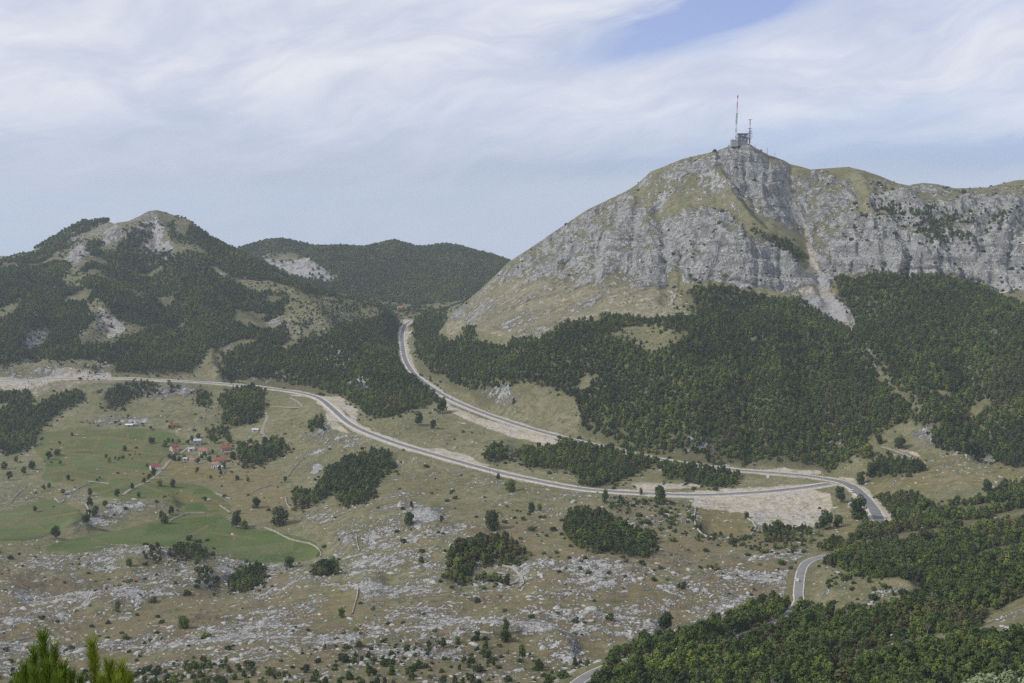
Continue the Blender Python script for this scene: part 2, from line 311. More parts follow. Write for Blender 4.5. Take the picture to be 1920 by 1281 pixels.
CLEAR = [
 [(1303,952),(1392,950),(1414,985),(1380,1010),(1312,1002)],
 [(265,470),(288,440),(300,418),(320,425),(325,450),(370,460),(396,478),(335,476)],
 [(110,475),(160,440),(210,418),(262,405),(295,392),(345,408),(332,422),(300,415),(240,430),(215,470),(195,475),(190,450),(165,455),(150,498),(122,492)],
 (0.15, [(100,540),(135,495),(158,515),(150,545),(92,532)]), [(238,540),(252,538),(278,562),(265,566)], [(-40,595),(40,562),(42,572),(0,605)],
 (0.1, [(150,572),(190,560),(215,595),(240,610),(270,600),(250,625),(200,648),(145,648),(150,620),(170,610),(175,590)]), (0.1, [(38,648),(62,620),(92,612),(102,625),(72,658),(38,660)]),
 [(362,690),(395,650),(417,668),(418,704),(365,704)], (0.1, [(285,640),(310,615),(320,618),(295,645)]),
 (0.08, [(382,498),(400,494),(432,518),(500,528),(560,540),(545,552),(470,545),(430,528)]), (0.32, [(530,585),(550,545),(640,555),(700,562),(725,590),(650,615),(600,640),(560,640)]), (0.05, [(530,585),(548,550),(600,560),(640,600),(590,590),(560,600),(560,640),(545,640)]),
 (0.15, [(488,480),(520,470),(570,480),(632,515),(640,530),(600,530),(540,512),(500,497)]),
 (0.2, [(690,560),(780,572),(900,560),(830,590),(760,590)]),
 (0.15, [(1130,628),(1180,612),(1235,610),(1292,622),(1285,645),(1240,658),(1180,650)]), (0.1, [(1245,540),(1275,545),(1312,582),(1300,600),(1270,590)]), (0.35, [(1320,540),(1380,560),(1400,590),(1350,560)]),
 (0.1, [(1642,700),(1652,695),(1690,735),(1740,775),(1735,782),(1680,745)]), (0.35, [(1830,610),(1880,620),(1900,650),(1860,640)]),
 (0.05, [(1540,1078),(1600,1080),(1650,1088),(1720,1095),(1735,1102),(1715,1120),(1640,1148),(1560,1150),(1545,1120)]),
 (0.0, [(1812,1045),(1870,1028),(1920,1018),(2300,1010),(2300,1025),(1910,1030),(1850,1048),(1815,1058)]), (0.15, [(1740,1015),(1770,1008),(1765,1025),(1720,1035)]),
 (0.35, [(1560,1215),(1700,1208),(1720,1225),(1640,1240),(1600,1262),(1560,1270)]),
 (0.0, [(1490,1050),(1532,1040),(1528,1062),(1510,1075),(1508,1132),(1484,1132),(1488,1080)]),
 (0.0, [(1080,1260),(1130,1240),(1125,1262),(1090,1300),(1040,1300)]), (0.0, [(1162,1235),(1182,1228),(1184,1250),(1162,1256)]),
]
ROCK = [   # (density, polygon) of bare limestone
 (0.38, [(-240,400),(300,390),(640,560),(760,600),(760,740),(-240,740)]),
 (0.60, [(-240,1020),(0,1015),(80,1030),(230,1015),(420,1030),(600,1050),(660,1010),(760,950),(830,960),(1000,1040),(1200,1050),(1500,1020),(1510,1130),(1300,1190),(1100,1290),(-240,1290)]),
 (0.45, [(0,1060),(60,1030),(200,1030),(320,1035),(320,1055),(130,1075),(120,1110),(0,1130)]), (0.42, [(190,1160),(330,1110),(420,1090),(440,1120),(380,1190),(250,1200)]), (0.60, [(120,1200),(300,1170),(520,1180),(640,1190),(640,1230),(500,1250),(300,1230)]),
 (0.58, [(490,1110),(560,1085),(630,1100),(640,1120),(560,1145),(500,1150)]), (0.62, [(590,1100),(600,1060),(700,1080),(760,1130),(740,1170),(660,1180),(640,1190)]), (0.66, [(760,1110),(830,1100),(850,1135),(800,1160),(760,1150)]),
 (0.66, [(865,1180),(920,1170),(990,1175),(1030,1200),(1110,1215),(1060,1250),(960,1255),(900,1240),(870,1210)]), (0.60, [(1090,1165),(1170,1160),(1230,1180),(1200,1200),(1120,1195)]), (0.6, [(980,1105),(1090,1120),(1100,1140),(1000,1150)]), (0.6, [(1150,1110),(1220,1115),(1210,1140),(1150,1130)]),
 (0.62, [(1290,1040),(1390,1045),(1400,1060),(1300,1058)]), (0.62, [(1310,1085),(1420,1078),(1420,1100),(1320,1105)]), (0.6, [(1325,1110),(1400,1118),(1440,1145),(1380,1140)]), (0.6, [(1080,1045),(1120,1040),(1120,1055),(1085,1055)]), (0.5, [(1160,1045),(1270,1050),(1280,1068),(1170,1062)]),
 (0.62, [(560,940),(600,930),(640,945),(700,935),(760,920),(820,960),(760,985),(720,1010),(660,1020),(600,1010),(580,980)]), (1.3, [(775,965),(790,958),(830,962),(828,978),(790,990),(770,985)]), (0.85, [(690,1000),(740,975),(770,985),(730,1020),(690,1025)]),
 (0.5, [(590,880),(575,865),(600,850),(640,800),(620,780),(560,820),(545,860),(560,900)]), (1.1, [(582,865),(612,862),(618,885),(590,895)]),
 (0.95, [(120,985),(200,950),(250,935),(310,935),(322,955),(250,975),(170,985)]), (0.40, [(-240,1000),(0,1015),(60,1012),(140,985),(160,990),(120,1005),(60,1032),(-240,1040)]),
 (0.52, [(-240,910),(0,890),(60,920),(90,935),(60,955),(0,960),(-240,960)]), (0.5, [(90,940),(150,900),(160,930),(190,945),(160,975),(150,950)]),
 (0.66, [(150,805),(170,785),(225,775),(280,782),(275,795),(200,798),(180,808)]), (0.5, [(180,770),(300,730),(420,745),(420,810),(300,790),(260,780)]), (0.45, [(600,790),(760,850),(900,900),(900,940),(750,920),(640,850)]),
 (0.42, [(700,830),(900,850),(960,850),(960,830),(800,790),(700,790)]), (0.45, [(820,860),(1100,925),(1400,940),(1500,1000),(1200,1000),(900,960)]),
 (0.18, [(1410,945),(1540,945),(1545,990),(1450,985)]), (0.35, [(1640,850),(1720,810),(1900,870),(1920,910),(1800,930),(1650,905)]), (0.45, [(1690,805),(1740,815),(1760,850),(1700,830)]),
 (0.6, [(1540,1090),(1600,1095),(1710,1100),(1700,1118),(1600,1150),(1550,1125)]), (0.82, [(1620,1120),(1660,1105),(1720,1100),(1710,1115),(1640,1135)]), (0.48, [(1920,1100),(2300,1100),(2300,1220),(1920,1200),(1850,1200),(1830,1180)]),
 # big mountain
 (0.52, [(840,590),(900,545),(930,520),(1250,530),(1290,560),(1270,600),(1130,590),(1000,640),(880,610)]),
 (0.72, [(925,522),(955,488),(1040,432),(1100,393),(1180,353),(1240,380),(1250,430),(1255,480),(1250,530),(1100,535),(1000,525)]),
 (0.40, [(1180,358),(1220,322),(1280,297),(1300,290),(1340,330),(1345,400),(1250,420),(1200,380)]), (0.62, [(1225,345),(1260,330),(1350,325),(1352,290),(1280,298),(1220,320),(1180,355)]),
 (0.66, [(1240,400),(1340,390),(1400,420),(1420,470),(1500,500),(1500,560),(1420,545),(1300,530),(1255,500)]), (0.9, [(1340,455),(1470,462),(1495,500),(1500,560),(1440,545),(1310,520),(1320,490)]),
 (0.84, [(1340,285),(1390,262),(1480,310),(1470,350),(1490,400),(1500,440),(1440,400),(1400,380),(1370,350)]), (0.62, [(1480,318),(1560,330),(1600,345),(1620,420),(1560,500),(1520,430),(1500,370)]),
 (0.92, [(1590,400),(1640,405),(1700,440),(1760,470),(1830,480),(1930,440),(2300,430),(2300,560),(1930,555),(1880,550),(1830,530),(1760,515),(1650,515),(1560,520),(1560,470)]), (0.62, [(1620,340),(1700,350),(1920,350),(2300,350),(2300,440),(1920,440),(1830,480),(1760,470),(1700,440),(1640,400)]),
 (0.0, [(1305,955),(1390,955),(1412,985),(1380,1008),(1315,1000)]), (0.0, [(602,1102),(666,1102),(662,1150),(625,1150)]),
 (0.75, [(1490,520),(1530,500),(1585,600),(1560,620),(1480,560),(1480,530)]), (0.8, [(1470,330),(1482,330),(1525,440),(1610,630),(1590,630),(1530,500),(1505,440)]),
 # left hill
 (0.75, [(120,478),(165,455),(172,480),(150,498),(122,490)]), (0.75, [(190,435),(212,430),(210,468),(192,458)]), (0.5, [(110,470),(160,430),(210,415),(240,415),(200,440),(150,470)]),
 (1.0, [(182,575),(200,580),(232,612),(238,620),(205,635),(198,610)]), (0.55, [(145,580),(190,565),(270,600),(250,625),(200,645),(145,645)]), (0.8, [(45,640),(70,620),(95,618),(70,652),(40,655)]),
 (0.9, [(535,485),(575,490),(590,510),(570,525),(540,515)]), (0.85, [(490,475),(560,478),(640,520),(640,530),(580,530),(495,495)]), (0.7, [(575,532),(592,530),(594,540),(578,541)]), (0.4, [(700,566),(900,560),(900,580),(700,585)]),
 (0.5, [(0,680),(60,670),(110,690),(210,672),(212,700),(0,705)]), (0.8, [(178,690),(195,676),(212,676),(205,698)]),
]
GREEN = [[(70,812),(140,806),(240,804),(300,806),(338,815),(318,850),(300,862),(282,890),(300,900),(250,932),(200,935),(165,915),(110,905),(70,900),(90,870),(62,845)],
 [(-240,965),(0,960),(90,935),(140,948),(162,972),(60,1012),(0,1016),(-240,1016)],
 [(72,1033),(100,1018),(160,1003),(230,990),(300,972),(345,955),(385,952),(430,975),(440,990),(500,995),(560,1005),(596,1020),(598,1040),(560,1052),(480,1056),(420,1045),(330,1030),(250,1025),(150,1036)],
 [(215,945),(268,905),(330,905),(385,912),(430,945),(432,965),(380,952),(330,948),(300,935),(250,935)], (0.5, [(400,835),(440,835),(440,860),(400,865)]), [(945,796),(992,804),(1010,820),(960,810)]]
FURROW = [(1.0, [(190,812),(243,812),(240,822),(185,820)]), (1.0, [(140,838),(195,838),(200,845),(145,847)]), (0.9, [(350,990),(385,997),(368,1013),(332,1017)]), (0.6, [(45,965),(140,958),(130,968),(70,975)]), (0.6,[(110,880),(180,885),(175,895),(100,893)]), (0.5,[(230,860),(290,868),(280,874),(225,868)])]
HEATH = [(0.8, [(-240,1040),(200,1060),(500,1060),(620,1130),(900,1110),(1050,1050),(1500,1000),(1500,1130),(1200,1200),(900,1290),(-240,1290)]), (0.85, [(700,985),(800,985),(1000,960),(1250,950),(1300,1010),(1200,1050),(1000,1060),(850,1010),(700,1040)]),
 (0.35, [(560,900),(800,890),(900,900),(830,950),(640,950)]), (0.45, [(440,870),(560,900),(570,960),(470,980),(420,920)]), (0.7, [(1300,980),(1500,1000),(1500,1040),(1300,1040)])]
GOLD = [(0.8, [(300,868),(340,862),(400,880),(420,900),(360,905),(310,890)]), (0.4, [(400,880),(520,880),(560,960),(430,960)]), (0.35, [(1620,860),(1920,860),(1920,905),(1640,925)]), (0.5, [(1310,958),(1390,955),(1410,990),(1380,1008),(1320,1000)]), (0.5, [(1545,925),(1610,965),(1640,1000),(1540,1010),(1600,985)]), (0.4, [(605,1100),(665,1100),(662,1150),(620,1150)]), (0.4, [(0,1160),(60,1165),(70,1190),(0,1195)])]
GRAVEL = [(0.8, [(182,575),(200,580),(232,612),(238,620),(205,635),(198,610)]), (0.6, [(535,485),(575,490),(590,510),(570,525),(540,515)]), (0.50, [(835,605),(900,545),(955,500),(1100,535),(1240,535),(1285,560),(1300,600),(1130,595),(1000,645),(880,620),(835,640)]), (0.34, [(925,522),(955,488),(1240,420),(1250,530),(1100,535)]),
 (1.0, [(0,700),(60,705),(120,690),(205,695),(210,706),(90,722),(60,742),(0,730),(-240,735),(-240,700)]), (1.0, [(1300,925),(1500,915),(1555,925),(1560,960),(1540,990),(1500,990),(1430,985),(1395,960),(1300,950)]), (1.0, [(1565,885),(1600,885),(1612,905),(1650,930),(1625,935),(1590,905)]), (0.75, [(540,735),(600,742),(640,745),(675,770),(668,792),(640,770),(600,755),(545,745)]), (0.9, [(608,775),(640,810),(665,825),(620,815)]), (0.85, [(1360,892),(1470,868),(1540,880),(1540,890),(1420,890)]),
 (0.95, [(732,600),(765,597),(775,600),(770,612),(745,610)]), (0.9, [(800,745),(850,755),(960,800),(1060,835),(1020,838),(930,810),(850,775)]), (0.9, [(1508,440),(1518,440),(1532,492),(1558,545),(1587,590),(1600,625),(1580,612),(1545,590),(1500,560),(1492,532),(1516,500)]), (0.9, [(1473,332),(1479,332),(1494,380),(1518,440),(1509,440),(1488,385)]),
 (0.7, [(1675,835),(1715,850),(1740,868),(1720,862),(1680,848)]), (0.8, [(760,845),(830,838),(880,850),(930,870),(850,862),(770,850)]), (0.8, [(1180,905),(1300,905),(1330,918),(1200,922)]), (0.5, [(0,735),(180,712),(400,715),(500,735),(400,735),(180,725),(60,745)])]
STROKES = [(-7,5,[(1665,440),(1662,515)]),(-8,6,[(1708,445),(1700,515)]),(-6,4,[(1735,455),(1730,515)]),(-8,6,[(1770,455),(1762,520)]),(-7,5,[(1812,465),(1806,525)]),(-8,6,[(1880,430),(1870,545)]),(-6,4,[(1905,420),(1902,550)]),(-6,4,[(1620,415),(1600,505)]),(-6,5,[(1290,455),(1284,530)]),(-6,5,[(1345,460),(1338,530)]),(-7,5,[(1405,462),(1412,535)]),(-6,4,[(1450,470),(1462,545)]),(-7,5,[(1150,410),(1120,500)]),(-7,5,[(1200,420),(1180,510)]),(-6,5,[(1100,430),(1060,500)]),(5,5,[(1325,455),(1400,452),(1480,464)]),(5,5,[(1315,495),(1400,492),(1490,502)]),(6,6,[(1585,420),(1640,412),(1700,440),(1830,472)]),(5,5,[(1560,475),(1640,465),(1750,490)]),(-8,6,[(1400,300),(1420,380)]),(-7,5,[(1375,300),(1385,350)]),(-7,6,[(1440,310),(1455,390)]),
 (20,13,[(1342,300),(1368,365),(1400,425),(1445,468),(1495,520)]), (-9,14,[(1478,330),(1505,420),(1528,495),(1560,570),(1595,615)]), (-10,11,[(1400,370),(1440,425),(1500,470)]), (-13,14,[(1240,380),(1250,450),(1258,560)]),
 (14,16,[(1180,380),(1160,450),(1130,520)]), (12,14,[(1600,335),(1635,400),(1640,440)]), (-12,14,[(1650,375),(1750,440),(1830,520)]), (10,12,[(1790,440),(1850,500)]), (-8,10,[(1300,420),(1330,470)]), (8,14,[(1290,400),(1310,440)]),
 (14,16,[(1700,380),(1740,430),(1760,460)]), (-14,10,[(1640,380),(1650,430)]), (-10,9,[(1700,450),(1705,515)]), (12,12,[(1900,400),(1880,500)]), (-12,12,[(1850,420),(1840,520)]),
 (10,14,[(295,400),(330,470),(430,520),(560,560)]), (12,12,[(290,402),(200,430),(150,480)]), (-22,32,[(255,470),(330,590),(430,680)]), (12,22,[(160,490),(185,580),(150,650)]), (-14,22,[(70,510),(90,600),(60,650)]), (-16,22,[(450,545),(530,630),(640,690)]), (12,20,[(560,560),(640,640),(680,720)]), (12,16,[(350,600),(400,640),(400,690)]), (-10,16,[(640,620),(730,680)]),
 (14,22,[(1600,630),(1680,720),(1770,810)]), (-16,28,[(1770,570),(1820,700),(1850,830)]), (10,30,[(1260,620),(1290,720),(1290,830)]), (-12,26,[(1380,560),(1395,700),(1410,850)]), (-10,24,[(1500,620),(1520,750),(1560,850)]), (8,20,[(1460,640),(1460,760)]), (8,18,[(1080,640),(1130,720),(1140,800)]),
 (7,18,[(130,985),(230,945),(315,945)]), (6,14,[(0,1025),(80,1015),(150,990)]), (-7,26,[(420,1090),(480,1085)]), (6,20,[(560,1100),(700,1100)]), (-6,24,[(880,1080),(960,1075)]), (7,18,[(660,1010),(720,980),(810,965)]), (6,18,[(860,1200),(1000,1190),(1060,1220)]), (5,18,[(1100,1170),(1220,1180)]), (6,14,[(1560,1130),(1700,1105)]), (-6,16,[(1330,980),(1390,985)]), (5,22,[(0,1060),(150,1060),(320,1040)]), (6,18,[(180,1140),(330,1110),(420,1080)]), (-6,26,[(60,1110),(190,1075)]), (5,16,[(900,860),(940,835)]), (6,18,[(1400,870),(1500,872)])]
mF = raster(FOREST, None, True); mF = raster([p if isinstance(p[0], (int, float)) else (0.0, p) for p in CLEAR], mF); mF2 = blur(mF, 9); mF = blur(mF, 3); mFar = blur(raster(CLEAR and [p if isinstance(p[0], (int, float)) else (0.0, p) for p in CLEAR], raster(FAR_FOREST)), 3)
mR = blur(raster(ROCK), 9); mG = raster(GREEN); mFur = blur(raster(FURROW), 3); mH = blur(raster(HEATH), 25); mGo = blur(raster(GOLD), 9); mV = raster(GRAVEL); mS = stroke_field(STROKES)
mGb = blur(mG, 7)

TERR = stroke_field([(1.0, 2.6, l_) for l_ in ([(75,822),(150,822),(200,820),(300,832)],[(115,845),(200,843),(300,852),(335,850)],[(80,850),(160,852),(240,862),(320,868)],[(180,868),(220,880),(280,885)],[(90,885),(130,880),(200,895),(275,898)],[(135,868),(145,900)],[(215,888),(200,905),(165,915)],[(0,985),(60,975),(150,960)],[(50,976),(80,992)],[(230,990),(300,975),(400,965)],[(330,1020),(390,985)],[(400,1000),(480,1010)],[(250,905),(330,930),(430,945)],[(300,935),(400,940)],[(175,930),(240,905)],[(240,812),(235,832)],[(185,822),(175,843)],[(280,808),(270,830)],[(225,840),(215,862)],[(440,1000),(430,1045)],[(150,1003),(200,1020),(330,1030)])])
def visibility(Z):
    """running maximum slope along each sight column = the horizon line as seen from the look-out"""
    return np.maximum.accumulate(Z / Yg, axis=1)
hz = visibility(Zg); vis = sstep(Zg / Yg - hz, -0.02, -0.004)
PXg, PYg = pix(Xg, Yg, Zg)
Zg = Zg + samp(mS, PXg + fbm(Xg, Yg, 110, 4, 95, 0.6) * 22, PYg + fbm(Xg, Yg, 90, 3, 96) * 12) * vis * np.where((Yg > 1250) & (PXg > 900), 0.8, 1.0)
Zg = fix_sky(Zg)
PXg, PYg = pix(Xg, Yg, Zg)
jx = fbm(Xg, Yg, 40, 3, 5) * 7; jy = fbm(Xg, Yg, 40, 3, 9) * 4
kx = np.clip(Yg / 1200, 0.3, 1.6)
PX2, PY2 = PXg + jx, PYg + jy
mount0 = sstep(Yg, 1250, 1450) * sstep(PXg, 860, 980) * sstep(-PYg, -600, -540); rj = fbm(Xg, Yg, 40, 4, 15, 0.6); R = samp(mR, PXg + rj * 28 * np.clip(600 / Yg, .7, 1), PYg + fbm(Xg, Yg, 40, 4, 16, 0.6) * 14) + fbm(Xg * .6, Yg, 30, 4, 17, 0.65) * np.where(Yg < 1100, 0.56, 0.46) - 0.12 * mount0; G = samp(mGb, PXg + jx * 0.4, PYg + jy * 0.4); FO = np.where(Yg > 2440, samp(mFar, PX2, PY2), samp(mF, PX2, PY2)); H = samp(mH, PX2, PY2); V = samp(blur(mV, 3), PXg + jx * 1.1, PYg + jy * 1.1); GO = samp(mGo, PX2, PY2); FU = samp(mFur, PXg, PYg)
near = Yg < 340
R[near] = 0.4; G[near] = 0; V[near] = 0
G = sstep(G, 0.35, 0.65)
fu_, fv_ = (Xg * 0.94 + Yg * 0.34) + fbm(Xg, Yg, 70, 2, 90) * 16, (Yg * 0.94 - Xg * 0.34) + fbm(Xg, Yg, 70, 2, 91) * 12
cu, cv = fu_ / 62, fv_ / 30; cid = hash2(np.floor(cu), np.floor(cv), 5); bank = np.minimum(np.minimum(cu % 1, 1 - cu % 1) * 62, np.minimum(cv % 1, 1 - cv % 1) * 30)
bank = (1 - sstep(bank, 0.8, 2.2)) * (cid > 0.25) * (PYg < 960) * (Yg > 800); dry = sstep(fbm(Xg, Yg, 46, 3, 92) + (cid - 0.5) * 0.7, 0.20, 0.45) * (PYg < 965)
FU = np.clip(FU + (cid > 0.86) * 0.5 * G * (PYg < 960), 0, 1); bank = np.maximum(bank * .5, sstep(samp(TERR, PXg + jx * .3, PYg + jy * .2), .35, .75)); GO = np.maximum(GO, G * np.clip(bank + dry * .6, 0, 1)); FU = np.maximum(FU, G * bank * .6); Gf = G; G = G * (1 - 0.75 * np.clip(bank + dry * 0.75, 0, 1)) * (1 - 0.42 * cid)
# natural relief
mount = sstep(Yg, 1250, 1450) * sstep(PXg, 820, 980) * sstep(-PYg, -600, -540)
flat = 1 - np.clip(Gf + FU, 0, 1) * 0.96
low = 1 - mount
Zg = Zg + flat * low * (fbm(Xg, Yg, 95, 4, 21) * np.where(Yg > 1700, 5.0, np.where(Yg < 1000, 4.6, 3.2)) * sstep(Yg, 300, 420)) + flat * fbm(Xg, Yg * 1.0, 16, 3, 33) * 0.8
# karst ledges
Zg = Zg + flat * low * np.clip(R * 1.3, 0, 1) * (ridged(Xg * 0.7, Yg, 22, 3, 41) * 1.3)
# crags: buttresses that run down the slope, gullies between, bedding ledges
rk = mount * np.clip(R * 1.25, 0.08, 1)
wx = Xg + fbm(Xg, Yg, 90, 2, 50) * 22
Zg = Zg + rk * (ridged(wx, Yg * 0.40, 60, 3, 51) * 9.0 + ridged(wx + Yg * .2, Yg * 0.7, 23, 2, 61) * 6.0 + ridged(wx, Yg, 10, 2, 67) * 2.6)
ph = Zg + fbm(Xg, Yg, 120, 2, 71) * 14 + Xg * 0.03
Zg = Zg + rk * sstep(R, 0.45, 0.8) * (np.sin(ph * 2 * math.pi / 23.0) * 3.3 + np.sin(ph * 2 * math.pi / 7.7) * 0.6)
Zg = Zg + (fbm(Xg, Yg, 150, 3, 301) * 16 + ridged(Xg, Yg, 90, 2, 303) * 7) * sstep(Yg, 2650, 2850) * (1 - sstep(Yg, 3400, 3500))
Zg = fix_sky(Zg)

# ------------------------------------------------------------------ looking points up on the ground
def ground(x, y):
    a = np.asarray(x, float) / y; ii = np.clip((a - avals[0]) / (avals[1] - avals[0]), 0, NA - 1.001); i = ii.astype(int); fi = ii - i
    jj = np.interp(y, yvals, np.arange(NY)); j = np.minimum(jj.astype(int), NY - 2); fj = jj - j
    return (Zg[i, j] * (1 - fi) + Zg[i + 1, j] * fi) * (1 - fj) + (Zg[i, j + 1] * (1 - fi) + Zg[i + 1, j + 1] * fi) * fj
def gz(x, y): return float(ground(np.array([x]), np.array([y]))[0])
def drop(px, py, ymin=300):
    """the ground point seen at a pixel"""
    a, s = ray(px, py); i = int(np.clip(round((float(a) - avals[0]) / (avals[1] - avals[0])), 0, NA - 1))
    j0 = np.searchsorted(yvals, ymin); S = Zg[i, j0:] / yvals[j0:]; k = np.argmax(S >= s)
    if S[k] < s: k = int(np.argmax(S))
    j = j0 + k; y = yvals[j]
    if k > 0 and S[k] > S[k - 1]: y = yvals[j - 1] + (s - S[k - 1]) / (S[k] - S[k - 1]) * (yvals[j] - yvals[j - 1])
    y = float(np.clip(y, yvals[j0], 5000)); return Vector((float(a) * y, y, gz(float(a) * y, y)))
def mpp(p): return p.y * 1.0 / F                        # metres per photo pixel at a point

# ------------------------------------------------------------------ roads: sight-traced centre lines, levelled into the ground
def catmull(P_, step):
    P_ = [np.array(p, float) for p in P_]; P_ = [2 * P_[0] - P_[1]] + P_ + [2 * P_[-1] - P_[-2]]; out = []
    for i in range(1, len(P_) - 2):
        p0, p1, p2, p3 = P_[i - 1:i + 3]; n = max(2, int(np.linalg.norm((p2 - p1)[:2]) / step))
        for t in np.arange(n) / n:
            out.append(0.5 * ((2 * p1) + (-p0 + p2) * t + (2 * p0 - 5 * p1 + 4 * p2 - p3) * t * t + (-p0 + 3 * p1 - 3 * p2 + p3) * t ** 3))
    out.append(P_[-2]); return np.array(out)
def trace(pp, Yfix=None, smooth=31, step=4.0):
    """pixel trace with a distance for each point -> smooth world line that falls on the sight lines"""
    L = []
    for k, q in enumerate(pp):
        if len(q) == 3: a, s = ray(q[0], q[1]); L.append((float(a) * q[2], q[2], float(s) * q[2]))
        else: d = drop(*q); L.append(tuple(d))
    return catmull(L, step)
ROAD_LOW = trace([(-160,719,1500),(0,716,1503),(100,710,1508),(220,709,1505),(330,714,1495),(450,722,1488),(520,730,1465),(570,738,1430),(600,748,1392),(625,768,1325),(650,790,1265),(680,807,1222),(740,830,1168),(800,848,1132),(870,868,1090),(940,887,1050),(1000,900,1018),(1080,915,980),(1160,922,962),(1300,928,948),(1420,923,952),(1500,915,962),(1556,907,978)])
ROAD_HIGH = trace([(768,603,2035),(758,612,1985),(754,630,1890),(755,650,1790),(760,675,1665),(773,697,1560),(790,713,1490),(815,731,1425),(850,751,1360),(900,772,1295),(960,793,1235),(1020,811,1188),(1080,826,1150),(1150,843,1112),(1230,860,1072),(1300,871,1050),(1380,881,1035),(1440,886,1025),(1510,892,1012),(1556,899,998)])
ROAD_END = trace([(1550,898,1000),(1575,903,985),(1600,914,960),(1622,934,917),(1640,958,866),(1652,985,815)])
ROAD_FORE = trace([(1560,1040,716),(1530,1047,705),(1512,1055,694),(1503,1070,672),(1499,1090,644),(1497,1110,618),(1496,1132,592),(1470,1160,562),(1400,1190,536),(1300,1215,515),(1180,1238,498),(1120,1258,482),(1080,1282,463),(1050,1310,444)])
ROADS = [(ROAD_LOW, 3.6, 3.4), (ROAD_HIGH, 3.4, 3.0), (ROAD_END, 3.6, 2.5), (ROAD_FORE, 2.6, 1.0)]
def near_lines(x, y, line, maxd):
    """distance to a line and its height there, for grid points within maxd"""
    best = np.full(x.shape, 1e9); hh = np.zeros(x.shape)
    for k in range(0, len(line) - 1):
        x0, y0, z0 = line[k]; x1, y1, z1 = line[k + 1]; dx, dy = x1 - x0, y1 - y0
        r0, r1 = np.searchsorted(yvals, (min(y0, y1) - maxd, max(y0, y1) + maxd))
        if r1 <= r0: continue
        a0 = min(x0, x1) - maxd; a1 = max(x0, x1) + maxd; yy = (yvals[r0], yvals[min(r1, NY - 1)])
        c0, c1 = np.searchsorted(avals, (min(a0 / yy[0], a0 / yy[1]), max(a1 / yy[0], a1 / yy[1])))
        if c1 <= c0: continue
        sx = x[c0:c1, r0:r1]; sy = y[c0:c1, r0:r1]; t = np.clip(((sx - x0) * dx + (sy - y0) * dy) / (dx * dx + dy * dy), 0, 1)
        d = np.hypot(sx - x0 - t * dx, sy - y0 - t * dy); b = best[c0:c1, r0:r1]; m = d < b
        b[m] = d[m]; hh[c0:c1, r0:r1][m] = (z0 + t * (z1 - z0))[m]
    return best, hh
RD = np.full(Zg.shape, 1e9)
ws = np.zeros(Zg.shape); zs = np.zeros(Zg.shape); wm = np.zeros(Zg.shape)
for line, hw, sh in ROADS:
    d, hh = near_lines(Xg, Yg, line, 60); RD = np.minimum(RD, d - hw)
    full = hw + sh + 2.0; t = 1 - sstep(d, full, full + (30 if hw > 3 else 12)); wgt = t / (d + 1.0) ** 2 * (t > 0)
    ws += wgt; zs += wgt * hh; wm = np.maximum(wm, t)
m_ = ws > 0
Zg[m_] = (Zg * (1 - wm) + wm * (zs / np.where(ws > 0, ws, 1) - 0.35))[m_]
del ws, zs
# bare cut and fill slopes beside the new roads
bare = 1 - sstep(RD + fbm(Xg, Yg, 22, 3, 81) * 4, 4.0, 9.0)
fore = (PYg > 1035) & (PXg > 1000); bare[fore] *= 0.0
V = np.maximum(V, bare * 0.95)
FO = FO * sstep(RD, 3, 7); R = np.where(RD < 5, 0.1, R)
Zg = Zg + (fbm(Xg, Yg, 13, 3, 35) * 1.5 + ridged(Xg, Yg, 7, 2, 36) * .5) * sstep(V, .45, .8) * sstep(RD, 5, 11) * (Yg < 1300)
PXg, PYg = pix(Xg, Yg, Zg); hz = visibility(Zg)

# ------------------------------------------------------------------ object helpers
def tag(o, label=None, cat=None, group=None, kind=None):
    for k, v in (("label", label), ("category", cat), ("group", group), ("kind", kind)):
        if v: o[k] = v
    return o
def empty(name, loc, label, cat, group=None, rz=0.0):
    o = bpy.data.objects.new(name, None); bpy.context.scene.collection.objects.link(o); o.location = loc; o.rotation_euler[2] = rz; o.empty_display_size = 1
    return tag(o, label, cat, group)
def mesh_np(name, verts, faces, mats, smooth=False, fm=None):
    me = bpy.data.meshes.new(name); me.from_pydata([tuple(map(float, v)) for v in verts], [], [tuple(map(int, f)) for f in faces])
    for m in (mats if isinstance(mats, (list, tuple)) else [mats]): me.materials.append(m)
    if fm is not None: me.polygons.foreach_set('material_index', fm)
    (me.shade_smooth if smooth else me.shade_flat)()
    me.update(); return me
def fast_mesh(name, verts, quads, mats, fm=None, smooth=False):
    verts = np.asarray(verts, np.float32); quads = np.asarray(quads, np.int32); k = quads.shape[1]
    me = bpy.data.meshes.new(name); me.vertices.add(len(verts)); me.vertices.foreach_set('co', verts.ravel())
    me.loops.add(quads.size); me.loops.foreach_set('vertex_index', quads.ravel()); me.polygons.add(len(quads))
    me.polygons.foreach_set('loop_start', np.arange(0, quads.size, k, dtype=np.int32)); 
    for m in (mats if isinstance(mats, (list, tuple)) else [mats]): me.materials.append(m)
    if fm is not None: me.polygons.foreach_set('material_index', np.asarray(fm, np.int32))
    me.update(calc_edges=True)
    (me.shade_smooth if smooth else me.shade_flat)(); return me
def link(name, me, parent=None, loc=None):
    o = bpy.data.objects.new(name, me); bpy.context.scene.collection.objects.link(o)
    if parent: o.parent = parent
    if loc is not None: o.location = loc
    return o
